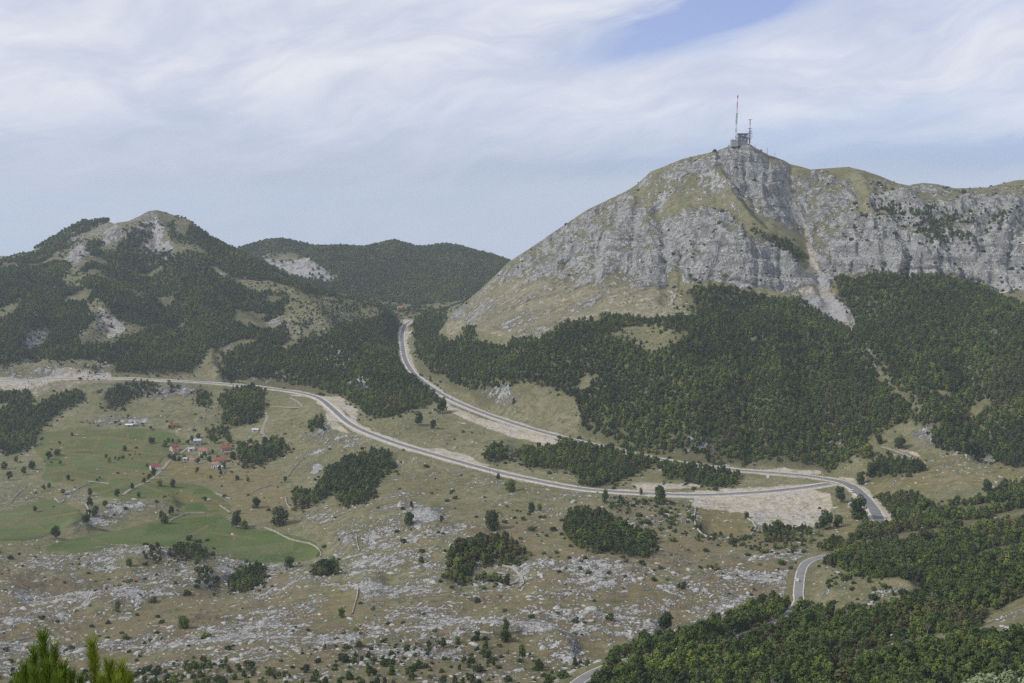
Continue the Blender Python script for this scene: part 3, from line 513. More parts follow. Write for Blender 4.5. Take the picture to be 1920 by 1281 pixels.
class MB:
    """collects boxes, prisms, tubes -> one mesh"""
    def __init__(s): s.v = []; s.f = []; s.m = []
    def add(s, vs_, fs, mi=0):
        b = len(s.v); s.v += [tuple(q) for q in vs_]; s.f += [tuple(b + i for i in f) for f in fs]; s.m += [mi] * len(fs); return s
    def box(s, x0, y0, z0, x1, y1, z1, mi=0):
        vv = [(x0,y0,z0),(x1,y0,z0),(x1,y1,z0),(x0,y1,z0),(x0,y0,z1),(x1,y0,z1),(x1,y1,z1),(x0,y1,z1)]
        return s.add(vv, [(3,2,1,0),(4,5,6,7),(0,1,5,4),(1,2,6,5),(2,3,7,6),(3,0,4,7)], mi)
    def tube(s, p, q, r0, r1=None, n=6, mi=0, cap=True):
        r1 = r0 if r1 is None else r1; p = Vector(p); q = Vector(q); d = (q - p).normalized(); a = d.orthogonal().normalized(); b = d.cross(a)
        vv = [p + (a * math.cos(t) + b * math.sin(t)) * r0 for t in (2 * math.pi * i / n for i in range(n))] + [q + (a * math.cos(t) + b * math.sin(t)) * r1 for t in (2 * math.pi * i / n for i in range(n))]
        fs = [(i, (i + 1) % n, n + (i + 1) % n, n + i) for i in range(n)]
        if cap: fs += [tuple(range(n))[::-1], tuple(range(n, 2 * n))]
        return s.add(vv, fs, mi)
    def build(s, name, mats, parent=None, loc=None, smooth=False):
        return link(name, mesh_np(name, s.v, s.f, mats, smooth, s.m), parent, loc)

# ------------------------------------------------------------------ materials
def material(name):
    m = bpy.data.materials.new(name); m.use_nodes = True; t = NT(m.node_tree); b = t.n('ShaderNodeBsdfPrincipled'); o = t.n('ShaderNodeOutputMaterial')
    t.t.links.new(b.outputs[0], o.inputs[0]); b.inputs['Roughness'].default_value = 0.9; b.inputs['Specular IOR Level'].default_value = 0.15
    return m, t, b
def simple(name, c1, c2=None, scale=1.0, rough=0.85, spec=0.2, metal=0.0, bump=0.0):
    m, t, b = material(name); c2 = c2 or tuple(x * 0.7 for x in c1); g = t.n('ShaderNodeTexCoord').outputs['Object']
    nz = t.noise(g, scale, 5, 0.65); t.put(b.inputs['Base Color'], t.mix(t.ss(nz, 0.35, 0.65), c2, c1))
    b.inputs['Roughness'].default_value = rough; b.inputs['Specular IOR Level'].default_value = spec; b.inputs['Metallic'].default_value = metal
    if bump:
        bp = t.n('ShaderNodeBump'); bp.inputs['Distance'].default_value = bump; t.put(bp.inputs['Height'], nz); t.t.links.new(bp.outputs[0], b.inputs['Normal'])
    return m
def ground_material():
    m, t, b = material('ground_cover'); at1 = t.n('ShaderNodeAttribute', attribute_name='m1'); at2 = t.n('ShaderNodeAttribute', attribute_name='m2')
    s1 = t.n('ShaderNodeSeparateColor'); s2 = t.n('ShaderNodeSeparateColor'); t.put(s1.inputs[0], at1.outputs['Color']); t.put(s2.inputs[0], at2.outputs['Color'])
    rock, green, heath = s1.outputs; gravel, floor, gold = s2.outputs; pos = t.n('ShaderNodeNewGeometry').outputs['Position']
    fine = t.noise(pos, 0.62, 5, 0.7); mid = t.noise(pos, 0.13, 4, 0.6); big = t.noise(pos, 0.018, 4, 0.6); tiny = t.noise(pos, 2.3, 3, 0.7)
    grass = t.mix(t.ss(big, 0.35, 0.65), (0.130, 0.120, 0.060), (0.175, 0.160, 0.098))
    grass = t.mix(t.ss(mid, 0.35, 0.7), grass, (0.092, 0.100, 0.042))
    grass = t.mix(t.m('MULTIPLY', t.ss(fine, 0.52, 0.66), 0.7), grass, (0.30, 0.28, 0.225))
    grass = t.mix(gold, grass, t.mix(t.ss(mid, 0.3, 0.7), (0.19, 0.145, 0.060), (0.120, 0.108, 0.040)))
    hc = t.mix(t.ss(mid, 0.35, 0.65), (0.150, 0.112, 0.068), (0.110, 0.098, 0.048)); hc = t.mix(t.ss(fine, 0.4, 0.7), hc, (0.185, 0.150, 0.105))
    hm = t.m('MULTIPLY', heath, t.ss(t.noise(pos, 0.045, 4, 0.65), 0.38, 0.56)); c = t.mix(hm, grass, hc)
    gc = t.mix(t.ss(big, 0.35, 0.65), (0.052, 0.084, 0.022), (0.075, 0.108, 0.032)); gc = t.mix(t.ss(mid, 0.45, 0.75), gc, (0.105, 0.115, 0.042))
    c = t.mix(green, c, gc)
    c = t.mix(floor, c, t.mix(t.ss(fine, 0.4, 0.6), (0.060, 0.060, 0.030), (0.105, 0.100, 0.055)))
    rc = t.mix(t.ss(mid, 0.3, 0.7), (0.31, 0.31, 0.305), (0.50, 0.495, 0.48)); rc = t.mix(t.ss(tiny, 0.35, 0.6), (0.20, 0.20, 0.195), rc); rc = t.mix(t.ss(t.noise(pos, 0.33, 4, 0.7, 1.5), 0.36, 0.47), (0.125, 0.125, 0.12), rc)
    vor = t.n('ShaderNodeTexVoronoi', feature='DISTANCE_TO_EDGE'); t.put(vor.inputs['Vector'], pos); vor.inputs['Scale'].default_value = 0.30
    rc = t.mix(t.ss(vor.outputs['Distance'], 0.0, 0.10), (0.14, 0.14, 0.135), rc)
    gn = t.n('ShaderNodeSeparateXYZ'); t.put(gn.inputs[0], t.n('ShaderNodeNewGeometry').outputs['Normal']); slope = t.m('SUBTRACT', 1.0, gn.outputs[2])
    sp3 = t.n('ShaderNodeSeparateXYZ'); t.put(sp3.inputs[0], pos); px3, py3, pz3 = sp3.outputs; wob = t.m('MULTIPLY', big, 30.0)
    streak = t.noise(t.vec(t.m('MULTIPLY', t.m('ADD', px3, wob), 0.16), t.m('MULTIPLY', py3, 0.035), t.m('MULTIPLY', pz3, 0.03)), 1.0, 4, 0.65)
    bed = t.noise(t.vec(t.m('MULTIPLY', px3, 0.012), t.m('MULTIPLY', py3, 0.012), t.m('MULTIPLY', t.m('ADD', pz3, wob), 0.30)), 1.0, 3, 0.6)
    crag = t.m('MULTIPLY', t.ss(slope, 0.10, 0.22), t.ss(rock, 0.35, 0.6))
    rc = t.mix(t.m('MULTIPLY', crag, t.ss(streak, 0.50, 0.40)), rc, (0.16, 0.16, 0.15)); rc = t.mix(t.m('MULTIPLY', crag, t.m('MULTIPLY', t.ss(bed, 0.46, 0.38), 0.8)), rc, (0.13, 0.13, 0.125))
    nn = t.m('ADD', t.m('MULTIPLY', fine, 0.46), t.m('ADD', t.m('MULTIPLY', mid, 0.38), t.m('MULTIPLY', tiny, 0.16)))
    th = t.m('SUBTRACT', t.m('SUBTRACT', 0.675, t.m('MULTIPLY', rock, 0.32)), t.m('MULTIPLY', t.m('SUBTRACT', slope, 0.13), 0.42)); rf = t.ss(t.m('SUBTRACT', nn, th), -0.02, 0.03)
    rf = t.m('MULTIPLY', rf, t.m('SUBTRACT', 1.0, green)); c = t.mix(rf, c, rc)
    vc = t.mix(t.ss(big, 0.3, 0.7), (0.44, 0.38, 0.29), (0.40, 0.375, 0.335)); vc = t.mix(t.ss(fine, 0.42, 0.62), vc, (0.24, 0.22, 0.18)); vc = t.mix(t.ss(t.noise(pos, 0.07, 5, 0.7, 1.0), 0.50, 0.62), vc, (0.25, 0.225, 0.15))
    vc = t.mix(t.ss(rock, 0.4, 0.7), vc, t.mix(t.ss(fine, 0.35, 0.65), (0.36, 0.355, 0.355), (0.25, 0.245, 0.24)))
    c = t.mix(t.ss(t.m('ADD', gravel, t.m('ADD', t.m('MULTIPLY', t.m('SUBTRACT', fine, 0.5), 1.1), t.m('MULTIPLY', t.m('SUBTRACT', mid, 0.5), 0.9))), 0.45, 0.62), c, vc)
    t.put(b.inputs['Base Color'], c); b.inputs['Roughness'].default_value = 0.95; b.inputs['Specular IOR Level'].default_value = 0.05
    bp = t.n('ShaderNodeBump'); bp.inputs['Distance'].default_value = 1.0; bp.inputs['Strength'].default_value = 0.9
    t.put(bp.inputs['Height'], t.m('ADD', t.m('ADD', t.m('MULTIPLY', rf, 0.75), t.m('MULTIPLY', crag, t.m('ADD', t.m('MULTIPLY', mid, 8.0), t.m('MULTIPLY', streak, 7.0)))), t.m('MULTIPLY', t.m('MULTIPLY', fine, t.m('ADD', rock, 0.25)), 1.1))); t.t.links.new(bp.outputs[0], b.inputs['Normal'])
    return m
def leaf_material(name, dark, light, yellow, bias=0.0):
    m, t, b = material(name); oi = t.n('ShaderNodeObjectInfo'); r = oi.outputs['Random']; pos = t.n('ShaderNodeNewGeometry').outputs['Position']
    big = t.noise(pos, 0.012, 4, 0.6); leaf = t.noise(pos, 1.2, 2, 0.6)
    c = t.mix(t.ss(t.m('ADD', t.m('MULTIPLY', r, 0.5), t.m('MULTIPLY', big, 0.9)), 0.45, 0.95), dark, light)
    c = t.mix(t.m('MULTIPLY', t.ss(t.m('ADD', t.m('MULTIPLY', r, 0.22), big), 0.62 - bias, 0.78 - bias), 0.8), c, yellow)
    r2 = t.n('ShaderNodeTexWhiteNoise', noise_dimensions='1D'); t.put(r2.inputs['W'], r)
    c = t.mix(t.m('MULTIPLY', t.m('GREATER_THAN', r2.outputs['Value'], 0.95), 0.5), c, (0.110, 0.100, 0.055))
    c = t.mix(t.m('MULTIPLY', t.ss(leaf, 0.5, 0.75), 0.35), c, tuple(x * 1.7 for x in light))
    t.put(b.inputs['Base Color'], c); b.inputs['Roughness'].default_value = 0.7; b.inputs['Specular IOR Level'].default_value = 0.12
    return m
M = {}
M['ground'] = ground_material()
M['beech'] = leaf_material('beech_leaves', (0.044, 0.070, 0.018), (0.088, 0.130, 0.028), (0.150, 0.178, 0.034))
M['dark'] = leaf_material('dark_leaves', (0.032, 0.050, 0.018), (0.048, 0.072, 0.026), (0.075, 0.095, 0.030))
M['olive'] = leaf_material('olive_leaves', (0.060, 0.062, 0.026), (0.090, 0.092, 0.036), (0.110, 0.120, 0.035))
M['yellow'] = leaf_material('yellow_leaves', (0.16, 0.16, 0.02), (0.24, 0.22, 0.03), (0.27, 0.22, 0.03))
M['pale'] = leaf_material('pale_leaves', (0.13, 0.17, 0.09), (0.20, 0.25, 0.14), (0.25, 0.28, 0.16))
M['needle'] = leaf_material('pine_needles', (0.11, 0.17, 0.018), (0.20, 0.27, 0.028), (0.26, 0.30, 0.03), 0.1)
M['bark'] = simple('bark', (0.20, 0.185, 0.16), (0.10, 0.09, 0.075), 3.0)
M['pinebark'] = simple('pine_bark', (0.20, 0.10, 0.05), (0.10, 0.055, 0.03), 20.0)
M['dead'] = simple('dead_wood', (0.30, 0.27, 0.24), (0.18, 0.15, 0.125), 1.0)
M['stone'] = simple('limestone', (0.42, 0.42, 0.41), (0.25, 0.25, 0.24), 0.7, 0.95, 0.05, 0, 0.25)
M['wallstone'] = simple('dry_stone', (0.40, 0.39, 0.36), (0.22, 0.21, 0.19), 1.6, 0.95, 0.05, 0, 0.3)
M['asphalt'] = simple('asphalt', (0.165, 0.165, 0.170), (0.130, 0.130, 0.135), 0.15, 0.9)
M['oldasphalt'] = simple('old_asphalt', (0.20, 0.195, 0.195), (0.165, 0.16, 0.16), 0.12, 0.9)
M['verge'] = simple('gravel_verge', (0.50, 0.465, 0.40), (0.36, 0.33, 0.285), 0.35, 0.95)
M['concrete'] = simple('pale_concrete', (0.60, 0.59, 0.56), (0.48, 0.47, 0.44), 0.4, 0.9)
M['track'] = simple('dusty_track', (0.27, 0.245, 0.20), (0.18, 0.165, 0.13), 0.5, 0.95)
M['line'] = simple('road_paint', (0.75, 0.75, 0.73), (0.6, 0.6, 0.58), 0.5)

# ------------------------------------------------------------------ the ground sheet
def build_ground():
    idx = np.arange(NA * NY, dtype=np.int32).reshape(NA, NY); q = np.stack([idx[:-1, :-1], idx[1:, :-1], idx[1:, 1:], idx[:-1, 1:]], -1).reshape(-1, 4)
    me = fast_mesh('terrain', np.stack([Xg, Yg, Zg], -1).reshape(-1, 3), q, M['ground'], smooth=True)
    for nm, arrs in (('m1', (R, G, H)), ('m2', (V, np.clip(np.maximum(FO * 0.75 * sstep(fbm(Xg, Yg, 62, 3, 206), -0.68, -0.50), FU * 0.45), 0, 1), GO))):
        at = me.attributes.new(nm, 'FLOAT_COLOR', 'POINT'); d = np.ones((NA * NY, 4), np.float32)
        for k, a_ in enumerate(arrs): d[:, k] = np.clip(a_, 0, 1).ravel()
        at.data.foreach_set('color', d.ravel())
    tag(link('terrain', me), 'rocky karst ground that rises into bare limestone mountains', None, None, 'structure')
build_ground()

def ribbon(line, offs, lift, mat, name, kind='structure', label=None, jag=0.0):
    n = len(line); T = np.gradient(line[:, :2], axis=0); T /= np.linalg.norm(T, axis=1)[:, None] + 1e-9; N = np.stack([T[:, 1], -T[:, 0]], 1)
    V_ = []
    for k, o in enumerate(offs):
        w_ = o + (rng.normal(0, jag, n) if jag and k in (0, len(offs) - 1) else 0)
        V_.append(np.column_stack([line[:, 0] + N[:, 0] * w_, line[:, 1] + N[:, 1] * w_, line[:, 2] + lift[k]]))
    V_ = np.stack(V_, 1).reshape(-1, 3); m_ = len(offs); q = [(i * m_ + k, i * m_ + k + 1, (i + 1) * m_ + k + 1, (i + 1) * m_ + k) for i in range(n - 1) for k in range(m_ - 1)]
    o = link(name, fast_mesh(name, V_, q, mat, smooth=False)); tag(o, label, None, None, kind); return o
def heal(line, k=25):
    z = np.convolve(np.pad(line[:, 2], k // 2, 'edge'), np.ones(k) / k, 'valid'); line = line.copy(); line[:, 2] = z; return line
for nm, line, hw, sh, mt, dz in (('lower', ROAD_LOW, 3.6, 3.0, 'asphalt', 0), ('upper', ROAD_HIGH, 3.4, 2.4, 'asphalt', 0.03), ('end', ROAD_END, 4.2, 2.5, 'asphalt', 0.06), ('fore', ROAD_FORE, 2.5, 0.7, 'oldasphalt', 0)):
    new = nm != 'fore'
    ribbon(line, [-hw - sh, -hw + 0.1], [-0.30 + dz, -0.06 + dz], M['verge'], 'verge', jag=0.5 if new else 0.12); ribbon(line, [hw - 0.1, hw + sh], [-0.06 + dz, -0.30 + dz], M['verge'], 'verge', jag=0.5 if new else 0.12)
    ribbon(line, [-hw, 0, hw], [0 + dz, 0.06 + dz, 0 + dz], M[mt], 'road')
    if new and nm != 'end':
        for s_ in (-1, 1):
            ribbon(line, sorted([s_ * (hw + 0.05), s_ * (hw + 0.75)]), [0.13 + dz, 0.13 + dz], M['concrete'], 'kerb'); ribbon(line, sorted([s_ * (hw - 0.28), s_ * (hw - 0.12)]), [0.02 + dz, 0.02 + dz], M['line'], 'road_marking')
    if nm == 'fore': ribbon(line, [-hw - 0.35, -hw], [0.05, 0.05], M['concrete'], 'kerb'); ribbon(line, [hw, hw + 0.3], [0.05, 0.05], M['concrete'], 'kerb')
# ------------------------------------------------------------------ tree, bush and stone meshes
def leaf_cloud(lobes, n, size, seed, up=0.25, flat=1.0):
    """n small leaf clumps spread over the shells and insides of several lobes"""
    r = np.random.default_rng(seed); L = np.array(lobes, float); wgt = L[:, 3] ** 2; k = r.choice(len(L), n, p=wgt / wgt.sum())
    d = r.normal(size=(n, 3)); d /= np.linalg.norm(d, axis=1)[:, None]; rad = r.uniform(0.55, 1.05, n) ** 0.7
    c = L[k, :3] + d * (L[k, 3] * rad)[:, None] * np.array([1, 1, flat])
    nn = d + r.normal(size=(n, 3)) * 0.55 + np.array([0, 0, up]); nn /= np.linalg.norm(nn, axis=1)[:, None]
    a = np.cross(nn, r.normal(size=(n, 3))); a /= np.linalg.norm(a, axis=1)[:, None]; b = np.cross(nn, a)
    s1 = (size * r.uniform(0.6, 1.3, n))[:, None]; s2 = s1 * r.uniform(0.6, 1.0, n)[:, None]
    V_ = np.stack([c - a * s1 - b * s2 * .4, c + a * s1 * .3 - b * s2, c + a * s1 + b * s2 * .4, c - a * s1 * .3 + b * s2], 1).reshape(-1, 3)
    return V_, np.arange(4 * n).reshape(-1, 4)
def tree_lobes(seed, W=2.9, Hh=7.0, low=0.28, n=11):
    r = random.Random(seed); out = [(0, 0, Hh * 0.58, W * 0.66)]
    for i in range(n):
        t = i / n; zz = Hh * (low + (0.88 - low) * r.random()); rr = W * (0.78 - 0.5 * abs(zz / Hh - 0.48)) * r.uniform(0.45, 0.8); an = i * 2.4 + r.random()
        out.append((math.cos(an) * rr, math.sin(an) * rr, zz, W * r.uniform(0.30, 0.46)))
    out.append((r.uniform(-.3, .3), r.uniform(-.3, .3), Hh * 0.88, W * 0.36)); return out
def trunk_parts(seed, Hh=7.0, r0=0.17, limbs=4, n=6):
    r = random.Random(seed); m = MB(); p = Vector((0, 0, -0.6)); ln = Vector((r.uniform(-.3, .3), r.uniform(-.3, .3), Hh * 0.45)); q = Vector((ln.x, ln.y, Hh * .45)); m.tube(p, q, r0, r0 * .7, n)
    m.tube(q, q + Vector((r.uniform(-.4, .4), r.uniform(-.4, .4), Hh * .35)), r0 * .7, r0 * .2, n)
    for i in range(limbs):
        an = i * 2 * math.pi / limbs + r.random(); b = p.lerp(q, r.uniform(.55, 1.0)); m.tube(b, b + Vector((math.cos(an) * 1.5, math.sin(an) * 1.5, r.uniform(.9, 1.9))), r0 * .45, r0 * .12, 5)
    return m
def dead_tree(seed, Hh=5.5):
    r = random.Random(seed); m = MB()
    def br(p, d, L, rad, lev):
        q = p + d * L; m.tube(p, q, rad, rad * .6, 4, cap=False)
        if lev:
            for i in range(3 if lev > 1 else 2):
                dd = (d + Vector((r.uniform(-.8, .8), r.uniform(-.8, .8), r.uniform(-.1, .6)))).normalized(); br(p.lerp(q, r.uniform(.55, 1)), dd, L * r.uniform(.45, .7), rad * .55, lev - 1)
    for s_ in range(r.choice((1, 2))): br(Vector((r.uniform(-.4, .4), r.uniform(-.4, .4), -.4)), Vector((r.uniform(-.2, .2), r.uniform(-.2, .2), 1)).normalized(), Hh * .5, 0.11, 3)
    return m
def join_mesh(name, parts):
    V_, Q, Fm, Ms = [], [], [], []
    fs = []; b = 0
    for vv, ff, mat in parts:
        if mat not in Ms: Ms.append(mat)
        V_ += [tuple(map(float, q)) for q in vv]; fs += [tuple(int(i) + b for i in f) for f in ff]; Fm += [Ms.index(mat)] * len(ff); b = len(V_)
    return mesh_np(name, V_, fs, Ms, False, Fm)
def rock_mesh(name, seed, mat, flat=0.6):
    import bmesh
    bm = bmesh.new(); bmesh.ops.create_icosphere(bm, subdivisions=2, radius=1.0); r = random.Random(seed); planes = [(Vector((r.gauss(0, 1), r.gauss(0, 1), r.gauss(0, 1))).normalized(), r.uniform(.55, .9)) for _ in range(9)]
    for v in bm.verts:
        for n_, d_ in planes:
            e = v.co.dot(n_) - d_
            if e > 0: v.co -= n_ * e
        v.co.x *= 1.3; v.co.z = v.co.z * flat
    me = bpy.data.meshes.new(name); bm.to_mesh(me); bm.free(); me.materials.append(mat); return me

STORE = bpy.data.collections.new('prototypes')      # never linked to the scene: holds only the shapes that the woods repeat
def proto(name, me):
    o = bpy.data.objects.new(name, me); STORE.objects.link(o); return o
def protocol(name, meshes):
    c = bpy.data.collections.new(name)
    for i, me in enumerate(meshes):
        c.objects.link(bpy.data.objects.new('%s_%02d' % (name, i), me))
    return c
def scatter(name, col_, P3, idx, rot, scl, label):
    """one 'stuff' object: the points of its mesh carry copies of the shapes in col_"""
    me = bpy.data.meshes.new(name); me.vertices.add(len(P3)); me.vertices.foreach_set('co', np.asarray(P3, np.float32).ravel())
    for nm, ty, d in (('vi', 'INT', idx), ('rz', 'FLOAT_VECTOR', rot), ('sc', 'FLOAT_VECTOR', scl)):
        at = me.attributes.new(nm, ty, 'POINT'); at.data.foreach_set('value' if ty == 'INT' else 'vector', np.asarray(d, np.int32 if ty == 'INT' else np.float32).ravel())
    o = link(name, me); g = bpy.data.node_groups.new(name, 'GeometryNodeTree'); g.interface.new_socket('Geometry', in_out='INPUT', socket_type='NodeSocketGeometry'); g.interface.new_socket('Geometry', in_out='OUTPUT', socket_type='NodeSocketGeometry')
    N = g.nodes; Lk = g.links; gi = N.new('NodeGroupInput'); go = N.new('NodeGroupOutput'); iop = N.new('GeometryNodeInstanceOnPoints'); ci = N.new('GeometryNodeCollectionInfo')
    ci.inputs['Collection'].default_value = col_; ci.inputs['Separate Children'].default_value = True; ci.inputs['Reset Children'].default_value = True
    def attr(nm, ty):
        a = N.new('GeometryNodeInputNamedAttribute'); a.data_type = ty; a.inputs[0].default_value = nm; return a.outputs[0]
    Lk.new(gi.outputs[0], iop.inputs['Points']); Lk.new(ci.outputs[0], iop.inputs['Instance']); iop.inputs['Pick Instance'].default_value = True
    Lk.new(attr('vi', 'INT'), iop.inputs['Instance Index']); Lk.new(attr('rz', 'FLOAT_VECTOR'), iop.inputs['Rotation']); Lk.new(attr('sc', 'FLOAT_VECTOR'), iop.inputs['Scale']); Lk.new(iop.outputs[0], go.inputs[0])
    md = o.modifiers.new('copies', 'NODES'); md.node_group = g; tag(o, label, None, None, 'stuff'); return o

crowns = []; trunks = []
for i in range(6):
    W_, H_ = (2.7, 6.6) if i < 4 else (2.2, 7.8)
    v1, q1 = leaf_cloud(tree_lobes(i, W_, H_, 0.24 if i < 4 else 0.4), 900, 0.33, i); crowns.append(fast_mesh('crown', v1, q1, M['beech'])); tr = trunk_parts(i, H_); trunks.append(mesh_np('trunk', tr.v, tr.f, M['bark']))
darks = []
for i in range(3):
    v1, q1 = leaf_cloud(tree_lobes(20 + i, 3.0, 6.2, 0.18, 13), 1100, 0.32, 40 + i, flat=0.95); darks.append(fast_mesh('crown', v1, q1, M['dark']))
def low_tree(i, mat, n=230, size=0.58, W=2.8, H_=6.6, low=0.2):
    v1, q1 = leaf_cloud(tree_lobes(60 + i, W, H_, low), n, size, 60 + i); return (v1, q1, mat)
mid_trees = []
for i in range(8):
    W_, H_ = ((2.7, 6.6), (2.2, 7.6), (3.0, 6.0), (2.6, 7.0), (2.3, 6.8), (2.9, 6.4), (2.3, 7.4), (2.6, 6.2))[i]; tr = trunk_parts(80 + i, H_, 0.17, 3, 4)
    mid_trees.append(join_mesh('wood_tree', [low_tree(i, M[('beech', 'beech', 'beech', 'beech', 'beech', 'dark', 'olive', 'olive')[i]], 480, 0.42, W_, H_), (tr.v, tr.f, M['bark'])]))
far_trees = [join_mesh('far_tree', [low_tree(10 + i, M['beech'])]) for i in range(4)] + [join_mesh('far_tree', [low_tree(20, M['dark'])])]
bush_lobes = lambda s, n=7: [(0, 0, .55, .62)] + [(math.cos(k * 2.2 + s) * .6, math.sin(k * 2.2 + s) * .6, .35 + .3 * ((k * 7 + s) % 3) / 2, .40) for k in range(n)]
bushes = []
for i in range(3):
    v1, q1 = leaf_cloud(bush_lobes(i), 260, 0.15, 90 + i); bushes.append(fast_mesh('bush', v1, q1, M['dark'] if i else M['beech']))
deads = []
for i in range(4):
    m_ = dead_tree(i); deads.append(mesh_np('bare_tree', m_.v, m_.f, M['dead']))
rocks = [rock_mesh('rock', i, M['stone'], (0.55, 0.7, 0.45, 0.8)[i]) for i in range(4)]
twig = []
for i in range(3):
    r_ = random.Random(i); m_ = MB()
    for k in range(22):
        b_ = Vector((r_.uniform(-1.2, 1.2), r_.uniform(-1.2, 1.2), -.1)); m_.tube(b_, b_ + Vector((r_.uniform(-.35, .35), r_.uniform(-.35, .35), r_.uniform(1.0, 2.6))), .045, .02, 3, cap=False)
    twig.append(mesh_np('thicket', m_.v, m_.f, M['dead']))

def candidates(spacing, y0, y1, jit=0.45, seed=0):
    r = np.random.default_rng(seed); yy = np.arange(y0, y1, spacing); out = []
    for y in yy:
        xx = np.arange(-0.56 * y, 0.56 * y, spacing); out.append(np.stack([xx, np.full(len(xx), y)], 1))
    p = np.concatenate(out); p += r.uniform(-jit, jit, p.shape) * spacing
    return p[:, 0], p[:, 1]
def fields(x, y):
    a = x / y; ii = np.clip((a - avals[0]) / (avals[1] - avals[0]), 0, NA - 1.001); i = ii.astype(int); fi = ii - i; jj = np.interp(y, yvals, np.arange(NY)); j = np.minimum(jj.astype(int), NY - 2)
    f = lambda A: A[i, j]
    return i, j, f
def seen(x, y, z, i, j, top=6.0, slack=0.012):
    """is the spot (with something `top` metres tall on it) in front of the horizon line of its column"""
    jp = np.maximum(j - 2, 0); return (z + top) / y > hz[i, jp] - slack
# --- woods
TX, TY, TK = [], [], []
sp_bands = [(320, 1000, 4.3), (1000, 2000, 4.7), (2000, 2450, 6.0), (2450, 3500, 7.5)]
for bi, (y0, y1, sp) in enumerate(sp_bands):
    x, y = candidates(sp, y0, y1, 0.48, 100 + bi); i, j, f = fields(x, y); z = ground(x, y); px, py = pix(x, y, z)
    q = 8 if bi < 3 else 3; ex = px + fbm(x, y, 30, 3, 201) * q; ey = py + fbm(x, y, 30, 3, 202) * q * 0.6
    den = samp(mF, ex, ey); soft = samp(mF2, ex, ey) + 0.30 * fbm(x, y, 24, 3, 205) + rng.normal(0, 0.10, len(x)); den = np.where((soft > 0.5) & (den < .45) & (soft < .9), 0.9, np.where((den > .55) & (soft < .42), 0.25, den)) if bi < 3 else den
    den = samp(mFar, ex, ey) if bi == 3 else den
    dn = fbm(x, y, 60, 3, 203)
    keep = (den > 0.5 + 0.0 * dn) & (rng.random(len(x)) < 0.96) | (den <= 0.5) & (rng.random(len(x)) < den * (0.7 + 0.9 * dn))
    gap = fbm(x, y, 62, 3, 206); keep &= (gap > np.where((px < 760) & (py < 720) & (bi < 3), -0.42, np.where((px > 1250) & (py > 930), -0.42, -0.62))) | (y > 2450)
    keep &= (f(RD) > np.where((py > 1118) & (px < 1520), 0.6, 5.5)) & (f(G) < 0.5) & seen(x, y, z, i, j, 6.5, 0.012) & (px > -120) & (px < 2040)
    keep &= ~((V[i, j] > 0.5) & (rng.random(len(x)) < 0.9))
    # steep bare crags keep only part of their trees
    TX.append(x[keep]); TY.append(y[keep]); TK.append(np.full(keep.sum(), bi))
TX = np.concatenate(TX); TY = np.concatenate(TY); TK = np.concatenate(TK); TZ = ground(TX, TY); TPX, TPY = pix(TX, TY, TZ)
nT = len(TX); sz = np.clip(0.98 + 0.16 * fbm(TX, TY, 45, 2, 210) + rng.normal(0, 0.13, nT), 0.6, 1.4)
sz *= np.where(TK == 2, 1.22, np.where(TK == 3, 1.4, 1.0))
# smaller trees on the mountain wood's upper edge, hill tops and crags
iT, jT, fT = fields(TX, TY); sz *= np.where((fT(R) > 0.45) & (TPX > 1200) & (TPY < 560), 0.85, 1.0); sz *= 0.55 + 0.5 * np.clip(samp(mF2, TPX, TPY), 0.3, 1.0); sz = np.where(TK == 3, 1.4, sz); sz = np.where(rng.random(nT) < 0.12, sz * 1.3, sz); sz = np.where(rng.random(nT) < 0.15, sz * 0.7, sz)
sz *= np.where((TY > 380) & (TY < 900), 0.96, 1.0)
print('wood trees', nT)
# the 300 that show largest become things of their own
inview = (TPX > -10) & (TPX < 1930) & (TPY < 1296) & (TZ / TY > hz[iT, np.maximum(jT - 2, 0)] - 0.004)
score = np.where(inview, sz / TY, 0); big300 = np.argsort(-score)[:175]; isbig = np.zeros(nT, bool); isbig[big300] = True
def add_tree(loc, s, k, rz, label, group, crown=None, name='leafy_tree', cat='tree', wide=1.0):
    o = empty(name, loc, label, cat, group, rz); o.scale = (s * wide, s * wide, s)
    link('crown', crown or crowns[k], o); link('trunk', trunks[k], o); return o
for n_ in big300:
    k = int(rng.integers(0, 6)); lx = 'right' if TPX[n_] > 1250 else 'middle' if TPX[n_] > 700 else 'left'
    if TPX[n_] > 1050:
        q_ = 'at the left tip of' if TPX[n_] < 1330 else 'by the right-hand end of' if TPX[n_] > 1740 else 'along the bottom edge of' if TPY[n_] > 1235 else 'in the middle of'
        lab, grp = 'leafy green tree ' + q_ + ' the dense wood in the lower right corner', 'trees ' + q_ + ' the lower right wood'
    else: lab, grp = 'small leafy tree in the scrub along the bottom edge, left and centre', 'trees along the bottom edge'
    add_tree((TX[n_], TY[n_], TZ[n_] - .1), float(sz[n_]), k, float(rng.random() * 6.28), lab, grp)
def rots(n, tilt=0.06):
    return np.stack([rng.normal(0, tilt, n), rng.normal(0, tilt, n), rng.random(n) * 6.283], 1)
colM = protocol('wood_shape', mid_trees); colF = protocol('far_shape', far_trees)
mm = (~isbig) & (TY < 2000) & (TY < 1e9); n_ = mm.sum(); pn = fbm(TX[mm], TY[mm], 75, 3, 220) + rng.normal(0, .28, n_); kind_ = np.where(pn > .38, rng.integers(6, 8, n_), np.where(pn < -.36, 5, rng.integers(0, 5, n_)))
wv = rng.uniform(0.9, 1.12, n_)
scatter('woodland', colM, np.stack([TX, TY, TZ - .15], 1)[mm], kind_, rots(n_), np.stack([sz[mm] * wv, sz[mm] * wv, sz[mm] * rng.uniform(.85, 1.1, n_)], 1), 'dense green beech wood covering the slopes and hollows')
mm = (~isbig) & (TY >= 2000); n_ = mm.sum()
